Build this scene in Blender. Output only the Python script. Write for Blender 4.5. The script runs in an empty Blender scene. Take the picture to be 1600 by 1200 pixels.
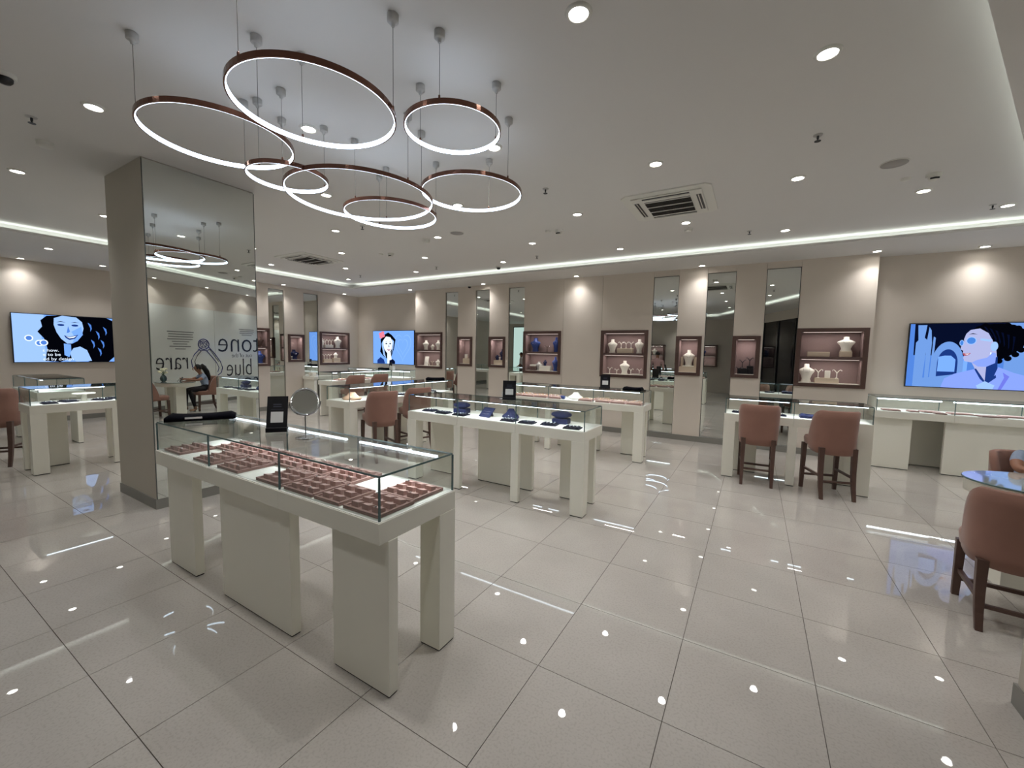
import bpy, bmesh, math, random
from mathutils import Vector, Matrix
random.seed(7)
PI = math.pi
S = bpy.context.scene
C = S.collection

# ---------------------------------------------------------------- camera, world, exposure
FPX = 639.26
YAW, PITCH, ROLL = -0.53346458, 0.0771541665, -0.0195077512
CAM = Vector((0.858656, -1.170004, 1.581518))
def cam_axes():
    cy, sy, cp, sp = math.cos(YAW), math.sin(YAW), math.cos(PITCH), math.sin(PITCH)
    f = Vector((sy * cp, cy * cp, -sp)); r = Vector((cy, -sy, 0)); d = f.cross(r)
    c, s = math.cos(ROLL), math.sin(ROLL)
    return c * r + s * d, -s * r + c * d, f
RT, DN, FW = cam_axes()
cd = bpy.data.cameras.new('camera'); cam = bpy.data.objects.new('camera', cd); C.objects.link(cam)
cd.sensor_fit = 'HORIZONTAL'; cd.sensor_width = 36.0; cd.lens = FPX * 36.0 / 1600.0; cd.clip_start = 0.02
m3 = Matrix((RT, -DN, -FW)).transposed()
cam.matrix_world = Matrix.Translation(CAM) @ m3.to_4x4()
S.camera = cam
w = bpy.data.worlds.new('world'); S.world = w; w.use_nodes = True
w.node_tree.nodes['Background'].inputs[0].default_value = (0.55, 0.6, 0.7, 1)
w.node_tree.nodes['Background'].inputs[1].default_value = 0.02
S.view_settings.view_transform = 'Standard'; S.view_settings.look = 'None'
S.view_settings.gamma = 1.0; S.view_settings.use_curve_mapping = False
S.view_settings.exposure = 0.2
cy = S.cycles
cy.use_denoising = True; cy.max_bounces = 7; cy.diffuse_bounces = 4; cy.glossy_bounces = 4; cy.use_adaptive_sampling = True; cy.adaptive_threshold = 0.1
cy.transparent_max_bounces = 48; cy.transmission_bounces = 6; cy.sample_clamp_indirect = 4.0
cy.caustics_reflective = False; cy.caustics_refractive = False; cy.blur_glossy = 0.0

SPOT_W, WASH_W, COVE_W, LED_E, RING_E, LENS_E = 17.0, 14.0, 0.75, 5.0, 6.0, 22.0
COOL = (0.90, 0.96, 1.0); NEUT = (1.0, 0.99, 0.985)

ZC, ZS = 3.29, 3.165                 # main ceiling, soffit
YB, YBB = 7.0, 7.3                   # back wall panels, recess
XL, XLL = -9.65, -11.3               # side wall panels, recess
W0 = Vector((3.5, 2.85, 0)); WU = Vector((0.4, 0.9165, 0)); WN = Vector((-0.9165, 0.4, 0))   # slanted shop wall
def cove_x(y): return 1.65 + (y - 1.53) * 0.4364
def wall_x(y): return W0.x + (y - W0.y) * 0.4364
YR = -4.6; YRC = -3.4

# ---------------------------------------------------------------- materials
def lin(c): return tuple((x / 12.92 if x <= 0.04045 else ((x + 0.055) / 1.055) ** 2.4) for x in (v / 255.0 for v in c))
MATS = {}
def mat(name, rgb, rough=0.5, metal=0.0, emit=0.0, ergb=None, spec=0.5, noise=0.0, nscale=20.0, bump=0.0, bscale=200.0, sheen=0.0, coat=0.0, rand=0.0):
    m = bpy.data.materials.new(name); m.use_nodes = True; MATS[name] = m
    nt = m.node_tree; b = nt.nodes['Principled BSDF']; col = lin(rgb) + (1,)
    b.inputs['Base Color'].default_value = col; b.inputs['Roughness'].default_value = rough; b.inputs['Metallic'].default_value = metal
    b.inputs['Specular IOR Level'].default_value = spec
    if sheen: b.inputs['Sheen Weight'].default_value = sheen; b.inputs['Sheen Roughness'].default_value = 0.4
    if coat: b.inputs['Coat Weight'].default_value = coat; b.inputs['Coat Roughness'].default_value = 0.05
    if emit:
        b.inputs['Emission Color'].default_value = (lin(ergb) if ergb else col[:3]) + (1,)
        b.inputs['Emission Strength'].default_value = emit
    tc = nt.nodes.new('ShaderNodeTexCoord')
    src = None
    if noise:
        n = nt.nodes.new('ShaderNodeTexNoise'); n.inputs['Scale'].default_value = nscale; n.inputs['Detail'].default_value = 2
        nt.links.new(tc.outputs['Object'], n.inputs['Vector'])
        mx = nt.nodes.new('ShaderNodeMix'); mx.data_type = 'RGBA'
        mx.inputs['A'].default_value = tuple(x * (1 - noise) for x in col[:3]) + (1,)
        mx.inputs['B'].default_value = tuple(min(1, x * (1 + noise)) for x in col[:3]) + (1,)
        nt.links.new(n.outputs['Fac'], mx.inputs['Factor']); src = mx.outputs['Result']
        if rand:
            oi = nt.nodes.new('ShaderNodeObjectInfo'); mr = nt.nodes.new('ShaderNodeMapRange')
            mr.inputs['To Min'].default_value = 1 - rand; mr.inputs['To Max'].default_value = 1 + rand
            nt.links.new(oi.outputs['Random'], mr.inputs['Value'])
            h = nt.nodes.new('ShaderNodeHueSaturation'); nt.links.new(src, h.inputs['Color']); nt.links.new(mr.outputs['Result'], h.inputs['Value']); src = h.outputs['Color']
        nt.links.new(src, b.inputs['Base Color'])
    if bump:
        n2 = nt.nodes.new('ShaderNodeTexNoise'); n2.inputs['Scale'].default_value = bscale
        nt.links.new(tc.outputs['Object'], n2.inputs['Vector'])
        bp = nt.nodes.new('ShaderNodeBump'); bp.inputs['Strength'].default_value = bump; bp.inputs['Distance'].default_value = 0.002
        nt.links.new(n2.outputs['Fac'], bp.inputs['Height']); nt.links.new(bp.outputs['Normal'], b.inputs['Normal'])
    return m
def emis(name, rgb, e, sampled=False):
    m = bpy.data.materials.new(name); m.use_nodes = True; nt = m.node_tree; nt.nodes.clear()
    o = nt.nodes.new('ShaderNodeOutputMaterial'); k = nt.nodes.new('ShaderNodeEmission')
    k.inputs[0].default_value = lin(rgb) + (1,); k.inputs[1].default_value = e
    nt.links.new(k.outputs[0], o.inputs[0]); MATS[name] = m
    if not sampled: m.cycles.emission_sampling = 'NONE'
    return m
def glass(name, tint, r0=0.035):
    m = bpy.data.materials.new(name); m.use_nodes = True; nt = m.node_tree; nt.nodes.clear()
    o = nt.nodes.new('ShaderNodeOutputMaterial'); t = nt.nodes.new('ShaderNodeBsdfTransparent'); g = nt.nodes.new('ShaderNodeBsdfGlossy')
    t.inputs[0].default_value = tint + (1,); g.inputs['Roughness'].default_value = 0.0
    lw = nt.nodes.new('ShaderNodeLayerWeight'); lw.inputs['Blend'].default_value = 0.5     # Schlick: r0 + (1-r0) * facing^5
    pw = nt.nodes.new('ShaderNodeMath'); pw.operation = 'POWER'; pw.inputs[1].default_value = 5.0; nt.links.new(lw.outputs['Facing'], pw.inputs[0])
    f = nt.nodes.new('ShaderNodeMath'); f.operation = 'MULTIPLY_ADD'; f.inputs[1].default_value = 1 - r0; f.inputs[2].default_value = r0; nt.links.new(pw.outputs[0], f.inputs[0])
    x = nt.nodes.new('ShaderNodeMixShader'); nt.links.new(f.outputs[0], x.inputs[0]); nt.links.new(t.outputs[0], x.inputs[1]); nt.links.new(g.outputs[0], x.inputs[2])
    nt.links.new(x.outputs[0], o.inputs[0]); MATS[name] = m; return m
mat('ceiling', (225, 222, 218), 0.9, spec=0.2)
mat('soffit', (225, 222, 218), 0.9, spec=0.2)
mat('wall', (218, 208, 196), 0.75, spec=0.25, noise=0.02, nscale=3)
mat('column', (190, 183, 171), 0.7, spec=0.25, noise=0.02, nscale=2)
mat('skirt', (132, 130, 124), 0.45)
mat('lacquer', (243, 241, 228), 0.32, spec=0.4, noise=0.01, nscale=2)
mat('deck', (246, 244, 236), 0.4, spec=0.4)
mat('shadow_gap_black', (18, 17, 16), 0.6)  # shade below the case legs, painted as a black colour
mat('grout', (92, 84, 78), 0.9)
mat('bronze_frame', (88, 66, 60), 0.42, spec=0.4, noise=0.08, nscale=30)
mat('niche_cloth', (146, 124, 121), 0.8, noise=0.05, nscale=40)
mat('niche_shelf', (96, 74, 70), 0.45)
mat('mirror', (222, 226, 222), 0.0, metal=1.0)
mat('mirror_edge', (70, 76, 72), 0.3)
mat('ring_bronze', (126, 88, 74), 0.16, metal=0.6)
mat('canopy_metal', (190, 188, 184), 0.4, metal=0.2)
mat('cable', (120, 118, 112), 0.4, metal=0.4)
mat('white_plastic', (226, 224, 216), 0.45)
mat('dark_plastic', (26, 26, 28), 0.4)
mat('grille_dark', (52, 48, 44), 0.7)
mat('speaker_mesh', (168, 163, 158), 0.8)
mat('chrome', (210, 212, 214), 0.08, metal=1.0)
mat('velvet', (146, 108, 94), 0.85, sheen=0.35, noise=0.12, nscale=7, bump=0.1, bscale=400)
mat('walnut', (88, 65, 57), 0.42, noise=0.2, nscale=18)
mat('tray_rose', (152, 116, 108), 0.85, sheen=0.3, noise=0.05, nscale=60)
mat('pad_rose', (176, 140, 132), 0.85, sheen=0.3, noise=0.05, nscale=60)
mat('tray_navy', (14, 17, 38), 0.75, spec=0.3)
mat('navy', (21, 29, 68), 0.7, spec=0.3, sheen=0.08, noise=0.06, nscale=50)
mat('blue_bust', (32, 58, 124), 0.4, noise=0.06, nscale=40)
mat('black_velvet', (9, 9, 17), 0.9, spec=0.1)
mat('cream', (238, 234, 222), 0.55)
mat('beige', (206, 190, 168), 0.6)
mat('peach', (206, 168, 140), 0.6)
mat('silver', (225, 225, 228), 0.15, metal=1.0)
mat('gold', (214, 176, 104), 0.2, metal=1.0)
mat('card_black', (12, 12, 18), 0.35)
mat('card_white', (225, 225, 222), 0.5)
mat('card_grey', (72, 72, 86), 0.5)
mat('panel_glass', (232, 234, 228), 0.08, spec=0.5)
mat('ink', (24, 24, 34), 0.4)
mat('ink_grey', (120, 120, 120), 0.5)
mat('ink_blue', (40, 46, 120), 0.4)
mat('table_glass', (196, 204, 200), 0.02, spec=0.9, coat=1.0)
mat('glass_edge', (88, 114, 114), 0.12, spec=0.6)
mat('skin', (150, 104, 80), 0.55); mat('hair', (18, 14, 13), 0.5); mat('tee', (150, 164, 188), 0.8, noise=0.2, nscale=25)
mat('trousers', (28, 26, 32), 0.8); mat('shoe', (150, 120, 100), 0.6); mat('pink_shirt', (196, 160, 158), 0.8, noise=0.06, nscale=25)
mat('white_shirt', (222, 214, 212), 0.8); mat('eye_white', (235, 232, 228), 0.3); mat('lip', (150, 74, 70), 0.5)
mat('leaf', (60, 92, 58), 0.6); mat('petal', (240, 236, 206), 0.7); mat('vase', (62, 78, 80), 0.25)
mat('storefront', (16, 18, 24), 0.05, spec=0.6)
mat('outside', (40, 44, 54), 0.9)
mat('diamond', (240, 244, 250), 0.02, metal=0.9)
glass('glass', (0.965, 0.985, 0.975))
emis('lens', (255, 251, 244), LENS_E); emis('diffuser', (214, 232, 255), RING_E, True); emis('led', (232, 242, 255), LED_E)
emis('niche_lamp', (255, 236, 224), 0.9); emis('backlit', (206, 232, 226), 0.9)
# polished floor tile: mottled beige with fine specks
def tile_mat():
    m = mat('floor_tile', (191, 186, 179), 0.012, spec=0.6, noise=0.05, nscale=3.5, rand=0.025)
    nt = m.node_tree; b = nt.nodes['Principled BSDF']
    src = b.inputs['Base Color'].links[0].from_socket
    tc = nt.nodes.new('ShaderNodeNewGeometry'); n = nt.nodes.new('ShaderNodeTexNoise'); n.inputs['Scale'].default_value = 90; n.inputs['Detail'].default_value = 2
    nt.links.new(tc.outputs['Position'], n.inputs['Vector'])
    n3 = nt.nodes.new('ShaderNodeTexNoise'); n3.inputs['Scale'].default_value = 1.3; n3.inputs['Detail'].default_value = 3
    nt.links.new(tc.outputs['Position'], n3.inputs['Vector'])
    r = nt.nodes.new('ShaderNodeValToRGB'); r.color_ramp.elements[0].position = 0.36; r.color_ramp.elements[0].color = (0.90, 0.89, 0.88, 1); r.color_ramp.elements[1].position = 0.5; r.color_ramp.elements[1].color = (1, 1, 1, 1)
    nt.links.new(n.outputs['Fac'], r.inputs['Fac'])
    r2 = nt.nodes.new('ShaderNodeValToRGB'); r2.color_ramp.elements[0].position = 0.3; r2.color_ramp.elements[0].color = (0.92, 0.91, 0.90, 1); r2.color_ramp.elements[1].position = 0.7; r2.color_ramp.elements[1].color = (1.06, 1.06, 1.06, 1)
    nt.links.new(n3.outputs['Fac'], r2.inputs['Fac'])
    a = nt.nodes.new('ShaderNodeMix'); a.data_type = 'RGBA'; a.blend_type = 'MULTIPLY'; a.inputs['Factor'].default_value = 1
    nt.links.new(src, a.inputs['A']); nt.links.new(r.outputs['Color'], a.inputs['B'])
    a2 = nt.nodes.new('ShaderNodeMix'); a2.data_type = 'RGBA'; a2.blend_type = 'MULTIPLY'; a2.inputs['Factor'].default_value = 1
    nt.links.new(a.outputs['Result'], a2.inputs['A']); nt.links.new(r2.outputs['Color'], a2.inputs['B'])
    nt.links.new(a2.outputs['Result'], b.inputs['Base Color'])
tile_mat()

# ---------------------------------------------------------------- mesh helpers
class MB:
    def __init__(s): s.v = []; s.f = []; s.sm = []
    def add(s, vs, fs, smooth=False):
        o = len(s.v); s.v += [tuple(v) for v in vs]; s.f += [tuple(i + o for i in f) for f in fs]; s.sm += [smooth] * len(fs); return s
    def box(s, x0, x1, y0, y1, z0, z1):
        x0, x1 = sorted((x0, x1)); y0, y1 = sorted((y0, y1)); z0, z1 = sorted((z0, z1))
        return s.add([(x0, y0, z0), (x1, y0, z0), (x1, y1, z0), (x0, y1, z0), (x0, y0, z1), (x1, y0, z1), (x1, y1, z1), (x0, y1, z1)],
                     [(0, 3, 2, 1), (4, 5, 6, 7), (0, 1, 5, 4), (1, 2, 6, 5), (2, 3, 7, 6), (3, 0, 4, 7)])
    def prism(s, poly, z0, z1):
        n = len(poly)
        return s.add([(x, y, z0) for x, y in poly] + [(x, y, z1) for x, y in poly],
                     [tuple(range(n - 1, -1, -1)), tuple(range(n, 2 * n))] + [(i, (i + 1) % n, n + (i + 1) % n, n + i) for i in range(n)])
    def loft(s, rings, smooth=True, cap=True):      # rings: equal-length closed loops
        n = len(rings[0]); vs = [p for r in rings for p in r]; fs = []
        for k in range(len(rings) - 1):
            for i in range(n):
                j = (i + 1) % n; fs.append((k * n + i, k * n + j, (k + 1) * n + j, (k + 1) * n + i))
        s.add(vs, fs, smooth)
        if cap:
            s.add(rings[0], [tuple(range(n - 1, -1, -1))], False); s.add(rings[-1], [tuple(range(n))], False)
        return s
    def lathe(s, prof, n=24, c=(0, 0, 0), sx=1.0, sy=1.0, smooth=True, cap=True):
        return s.loft([[(c[0] + r * sx * math.cos(2 * PI * i / n), c[1] + r * sy * math.sin(2 * PI * i / n), c[2] + z) for i in range(n)] for r, z in prof], smooth, cap)
    def tube(s, pts, r, n=8, smooth=True):
        pts = [Vector(p) for p in pts]; rr = r if isinstance(r, (list, tuple)) else [r] * len(pts); rings = []
        for i, p in enumerate(pts):
            d = (pts[min(i + 1, len(pts) - 1)] - pts[max(i - 1, 0)]).normalized()
            a = d.cross(Vector((0, 0, 1)) if abs(d.z) < 0.9 else Vector((1, 0, 0))).normalized(); b = d.cross(a)
            rings.append([tuple(p + (a * math.cos(2 * PI * k / n) + b * math.sin(2 * PI * k / n)) * rr[i]) for k in range(n)])
        return s.loft(rings, smooth)
    def bar(s, a, b, w0, w1=None):                  # square bar between two points, tapered
        a, b = Vector(a), Vector(b); w1 = w1 or w0
        q = lambda p, h: [(p.x - h, p.y - h, p.z), (p.x + h, p.y - h, p.z), (p.x + h, p.y + h, p.z), (p.x - h, p.y + h, p.z)]
        if abs((b - a).z) > 0.3 * (b - a).length: return s.loft([q(a, w0 / 2), q(b, w1 / 2)], False)
        d = (b - a).normalized(); t = Vector((-d.y, d.x, 0)) * (w0 / 2); u = Vector((0, 0, w0 / 2))
        qq = lambda p: [tuple(p - t - u), tuple(p + t - u), tuple(p + t + u), tuple(p - t + u)]
        return s.loft([qq(a), qq(b)], False)
    def ellipsoid(s, c, rx, ry, rz, n=14, k=8):
        return s.lathe([(max(1e-4, math.sin(PI * i / k)), -math.cos(PI * i / k) * rz) for i in range(k + 1)], n, c, rx, ry, True, False)
    def mesh(s, name, m):
        me = bpy.data.meshes.new(name); me.from_pydata(s.v, [], s.f)
        me.polygons.foreach_set('use_smooth', s.sm); me.materials.append(MATS[m])
        b = bmesh.new(); b.from_mesh(me); bmesh.ops.recalc_face_normals(b, faces=b.faces); b.to_mesh(me); b.free(); me.update(); return me
    def build(s, name, m, parent=None, bevel=0.0, seg=2):
        o = bpy.data.objects.new(name, s.mesh(name, m)); C.objects.link(o)
        if parent: o.parent = parent
        if bevel:
            md = o.modifiers.new('bevel', 'BEVEL'); md.width = bevel; md.segments = seg; md.limit_method = 'ANGLE'
        return o
def tag(o, label=None, cat=None, group=None, kind=None):
    if label: o['label'] = label
    if cat: o['category'] = cat
    if group: o['group'] = group
    if kind: o['kind'] = kind
    return o
def thing(name, label, cat, loc=(0, 0, 0), rz=0.0, group=None):
    o = bpy.data.objects.new(name, None); C.objects.link(o); o.empty_display_size = 0.1
    o.location = loc; o.rotation_euler = (0, 0, rz); return tag(o, label, cat, group)
def text_mesh(name, txt, size, m, extrude=0.0, offset=0.0):
    cu = bpy.data.curves.new(name, 'FONT'); cu.body = txt; cu.size = size; cu.extrude = extrude; cu.offset = offset; cu.resolution_u = 3
    o = bpy.data.objects.new(name, cu); C.objects.link(o)
    dg = bpy.context.evaluated_depsgraph_get(); dg.update(); me = bpy.data.meshes.new_from_object(o.evaluated_get(dg)); bpy.data.objects.remove(o)
    me.materials.clear(); me.materials.append(MATS[m]); o = bpy.data.objects.new(name, me); C.objects.link(o); return o
def copy_tree(o, parent=None):
    c = o.copy(); C.objects.link(c)
    if parent: c.parent = parent
    for ch in o.children: copy_tree(ch, c)
    return c
def put(proto, used, loc, rz, label, group=None):     # first use moves the prototype, later ones copy it
    o = proto if not used else copy_tree(proto)
    used.append(1); o.location = loc; o.rotation_euler = (0, 0, rz); o['label'] = label
    if group: o['group'] = group
    return o
def struct(name, mb, m, label=None, parent=None, bevel=0.0):
    o = mb.build(name, m, parent, bevel)
    if not parent: tag(o, label, None, None, 'structure')
    return o
def area(name, loc, size, sizey, watts, col, rot, parent=None, spread=None):
    l = bpy.data.lights.new(name, 'AREA'); l.shape = 'RECTANGLE'; l.size = size; l.size_y = sizey; l.energy = watts; l.color = col
    if spread: l.spread = spread
    o = bpy.data.objects.new(name, l); C.objects.link(o); o.location = loc; o.rotation_euler = rot
    if parent: o.parent = parent
    return o
ORD = ['first', 'second', 'third', 'fourth', 'fifth', 'sixth', 'seventh', 'eighth', 'ninth', 'tenth', 'eleventh', 'twelfth', 'thirteenth']

# ---------------------------------------------------------------- the room
fl = struct('floor', MB().box(-11.6, 5.9, -4.9, 7.6, -0.06, -0.004), 'grout', 'polished beige stone tile floor with thin dark joints')
T = 0.6; g = 0.0016
tile_me = MB().box(g, T - g, g, T - g, -0.012, 0).mesh('tile', 'floor_tile')
cells = []
for i in range(-20, 10):
    for j in range(-8, 12):
        cx, cyy = (i + .5) * T, (j + .5) * T
        d = Vector((cx, cyy, 0)) - CAM; z = d.dot(FW)
        u, v = (d.dot(RT) / z, d.dot(DN) / z) if z > 0.25 else (9, 9)
        inv = abs(u) < 1.42 and v < 1.3
        cells.append(((z if inv else 50 + abs(z)), i, j))
cells.sort()
rest = MB()
for k, (z, i, j) in enumerate(cells):
    if k < 300:
        o = bpy.data.objects.new('tile', tile_me); C.objects.link(o); o.parent = fl; o.location = (i * T, j * T, 0)
    elif i * T < 5.6: rest.box(i * T + g, (i + 1) * T - g, j * T + g, (j + 1) * T - g, -0.012, 0)
tag(rest.build('tile_field', 'floor_tile', fl), kind='stuff')

ce = struct('ceiling', MB().box(-11.6, 5.9, -4.9, 7.6, ZC, ZC + 0.06), 'ceiling', 'flat white main ceiling above the whole shop')
def soffit(name, poly, label): return struct(name, MB().prism(poly, ZS, ZS + 0.012), 'soffit', label)
rx0, rx1 = cove_x(YRC), cove_x(6.05)
soffit('trim_1', [(XLL, 6.05), (5.6, 6.05), (5.6, YBB), (XLL, YBB)], 'dropped white soffit running along the back wall')
soffit('trim_2', [(XLL, YRC), (-8.35, YRC), (-8.35, 6.05), (XLL, 6.05)], 'dropped white soffit along the wall behind the pillar')
soffit('trim_3', [(rx0, YRC), (wall_x(YRC) + .1, YRC), (wall_x(6.05) + .1, 6.05), (rx1, 6.05)], 'dropped white soffit along the slanted lettered wall')
soffit('trim_4', [(XLL, YR), (wall_x(YR) + .1, YR), (wall_x(YRC) + .1, YRC), (XLL, YRC)], 'dropped white soffit behind the camera')
LIP = 0.022
def lip(name, a, b, n, label):           # upright lip of the light cove, n points away from the room
    a, b, n = Vector(a), Vector(b), Vector(n).normalized() * 0.018
    return struct(name, MB().prism([(a.x, a.y), (b.x, b.y), (b.x + n.x, b.y + n.y), (a.x + n.x, a.y + n.y)], ZS + .012, ZS + .012 + LIP), 'soffit', label)
lip('trim_5', (-8.35, 6.05), (rx1, 6.05), (0, 1), 'bright cove edge in front of the back wall')
lip('trim_6', (-8.35, YRC), (-8.35, 6.05), (-1, 0), 'bright cove edge in front of the wall behind the pillar')
lip('trim_7', (rx0, YRC), (rx1, 6.05), (0.9165, -0.4), 'slanted bright cove edge in the top corner')
lip('trim_8', (-8.35, YRC), (rx0, YRC), (0, -1), 'cove edge behind the camera')
def cove_back(name, a, b, n, label):     # upright face at the back of the light trough
    a, b, n = Vector((*a, 0)), Vector((*b, 0)), Vector((*n, 0)).normalized(); a += n * .24; b += n * .24; n *= .02
    return struct(name, MB().prism([(a.x, a.y), (b.x, b.y), (b.x + n.x, b.y + n.y), (a.x + n.x, a.y + n.y)], ZS + .012, ZC), 'soffit', label)
cove_back('trim_9', (-8.59, 6.05), (rx1 + .3, 6.05), (0, 1), 'lit inner face of the back wall cove')
cove_back('trim_10', (-8.35, YRC - .24), (-8.35, 6.29), (-1, 0), 'lit inner face of the cove behind the pillar')
cove_back('trim_11', (rx0 - .1, YRC - .23), (rx1 + .1, 6.28), (0.9165, -0.4), 'lit inner face of the slanted cove')
cove_back('trim_12', (-8.59, YRC), (rx0 + .2, YRC), (0, -1), 'lit inner face of the cove behind the camera')
def cove_light(a, b, n):
    a, b, n = Vector((*a, 0)), Vector((*b, 0)), Vector((*n, 0)).normalized(); mid = (a + b) / 2 + n * 0.13; L = (b - a).length
    x = (b - a).normalized(); zdir = Vector((0, 0, -1)); y = zdir.cross(x)
    o = area('cove_led', (0, 0, 0), L, 0.03, COVE_W * L, (0.86, 0.97, 0.93), (0, 0, 0))
    o.matrix_world = Matrix.Translation((mid.x, mid.y, ZS + 0.03)) @ Matrix((x, y, zdir)).transposed().to_4x4()
cove_light((-8.3, 6.05), (rx1, 6.05), (0, 1)); cove_light((-8.35, YRC), (-8.35, 6.05), (-1, 0))
cove_light((rx0, YRC), (rx1, 6.05), (0.9165, -0.4)); cove_light((-8.35, YRC), (rx0, YRC), (0, -1))

struct('wall_back', MB().box(-9.9, 5.9, YBB, YBB + .1, 0, ZC), 'wall', 'cream back wall with recessed screen bays')
struct('wall_left', MB().box(XLL - .1, XLL, YR - .1, 3.7, 0, ZC).box(XLL, XL - .28, 3.6, 3.7, 0, ZC), 'wall', 'cream wall behind the pillar carrying a screen')
struct('wall_rear', MB().box(XLL - .1, 1.2, YR - .1, YR, 0, ZC), 'wall', 'cream wall behind the camera')
def on_w(s, d, z): p = W0 + WU * s + WN * d; return (p.x, p.y, z)
def w_box(mb, s0, s1, d0, d1, z0, z1):
    q = [on_w(s0, d0, 0), on_w(s1, d0, 0), on_w(s1, d1, 0), on_w(s0, d1, 0)]
    return mb.prism([(p[0], p[1]) for p in q], z0, z1)
wr = struct('wall_right', w_box(MB(), -1.9, 5.0, -0.1, 0, 0, ZC), 'wall', 'slanted wall with lettered white panels')
for k, (a, b) in enumerate([(-1.83, -0.006), (0.006, 1.814), (1.826, 3.634), (3.646, 4.8)]):
    w_box(MB(), a, b, 0, 0.02, 0.1, 2.58).build('wall_panel', 'panel_glass', wr)
w_box(MB(), -1.9, 5.0, 0, 0.012, 0, 0.1).build('skirting', 'skirt', wr)
def lettering(txt, s_left, z, size, m, w=1.0):
    o = text_mesh('lettering', txt, size, m, 0.002, -0.012 * size)
    o.matrix_world = Matrix.Translation(on_w(s_left, 0.024, z)) @ Matrix((-WU * w, Vector((0, 0, 1)), WN)).transposed().to_4x4()
    o.parent = wr; return o
lettering('stone', 3.86, 1.43, 0.86, 'ink', 1.02); lettering('out of the', 3.2, 1.27, 0.19, 'ink_grey', 1.05)
lettering('blue', 3.2, 0.72, 0.76, 'ink', 0.8); lettering('rare', 1.0, 0.98, 0.68, 'ink', 0.8)
def w_lines(lines, m, name='text_line'):
    mb = MB()
    for s0, s1, z, h in lines: w_box(mb, s0, s1, 0.02, 0.0225, z, z + h)
    return mb.build(name, m, wr)
w_lines([(0.42 + a, 1.16 - b, 1.93 - 0.062 * k, 0.02) for k, (a, b) in enumerate([(0, 0), (.03, .03), (.02, .02), (.0, .04), (.12, .14), (.15, .2), (.05, .1), (.2, .25)])], 'ink_grey')
w_lines([(2.7 + a, 3.3 - b, 2.11 - 0.058 * k, 0.018) for k, (a, b) in enumerate([(0, 0), (.03, .0), (.02, .04), (.1, .1)])], 'ink_grey')
def w_tube(pts, r, m='ink_blue'):
    MB().tube([on_w(s, 0.022, z) for s, z in pts], r, 6).build('ring_drawing', m, wr)
arc = lambda cs, cz, rs, rz, a0, a1, n=16: [(cs + rs * math.cos(math.radians(a0 + (a1 - a0) * i / n)), cz + rz * math.sin(math.radians(a0 + (a1 - a0) * i / n))) for i in range(n + 1)]
w_tube(arc(1.45, 1.64, .17, .14, 0, 360), .012); w_tube(arc(1.45, 1.64, .11, .09, 0, 360), .007)
w_tube([(1.30, 1.60), (1.45, 1.70), (1.60, 1.58)], .007); w_tube([(1.35, 1.74), (1.5, 1.56)], .007)
w_tube([(1.31, 1.50), (1.15, 1.36), (1.06, 1.20), (1.08, 1.04), (1.2, .92)], .011); w_tube([(1.38, 1.47), (1.25, 1.34), (1.16, 1.18), (1.18, 1.06), (1.28, .97)], .009, 'ink')
w_tube([(1.60, 1.57), (1.80, 1.38), (1.98, 1.16), (2.05, .98), (2.0, .84), (1.88, .77)], .012); w_tube([(1.52, 1.48), (1.70, 1.30), (1.86, 1.12), (1.93, .98), (1.88, .86)], .010)
w_tube([(1.64, 1.50), (1.92, 1.16)], .007, 'ink'); w_tube([(1.28, 1.50), (1.36, 1.46), (1.45, 1.48), (1.55, 1.46), (1.62, 1.50)], .010)
w_tube([(1.28, 1.62), (1.36, 1.72), (1.45, 1.66), (1.54, 1.74), (1.62, 1.64)], .007); w_tube([(1.36, 1.50), (1.42, 1.58), (1.36, 1.66)], .007); w_tube([(1.54, 1.50), (1.5, 1.6), (1.56, 1.68)], .007)

cl = struct('wall_column', MB().box(-4.95, -4.03, .41, 1.38, 0, ZC), 'column', 'square cream pillar faced with a tall mirror', None, 0.004)
MB().box(-4.955, -4.025, .402, 1.388, 0, .1).build('skirting', 'skirt', cl)
mr = thing('pillar_mirror', 'tall full-height mirror on the face of the square pillar', 'mirror', (-4.03, .895, 0.1))
MB().box(0.001, .008, -.48, .48, 0, ZC - .115).build('glass_sheet', 'mirror', mr)
MB().box(.0, .010, -.486, -.48, 0, ZC - .115).box(.0, .010, .48, .486, 0, ZC - .115).build('edge_trim', 'mirror_edge', mr)
pr_ = struct('wall_pier', MB().box(1.985, 2.85, .55, 1.56, 0, ZS), 'column', 'cream pier at the right edge by the shop front', None, 0.004)
MB().box(1.975, 2.86, .54, 1.57, 0, .1).build('skirting', 'skirt', pr_)
# shop front behind the camera, dark mall beyond
sf = struct('window_1', w_box(MB(), -8.2, -1.9, -0.02, 0, 2.85, ZC), 'wall', 'dark glazed shop front behind the camera')
for k in range(6):
    a = -8.1 + k * 1.05
    w_box(MB(), a + .02, a + 1.03, -0.02, 0, 0.0, 2.85).build('pane', 'storefront', sf)
    w_box(MB(), a - .02, a + .02, -0.03, .03, 0, 2.85).build('mullion', 'dark_plastic', sf)

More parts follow.
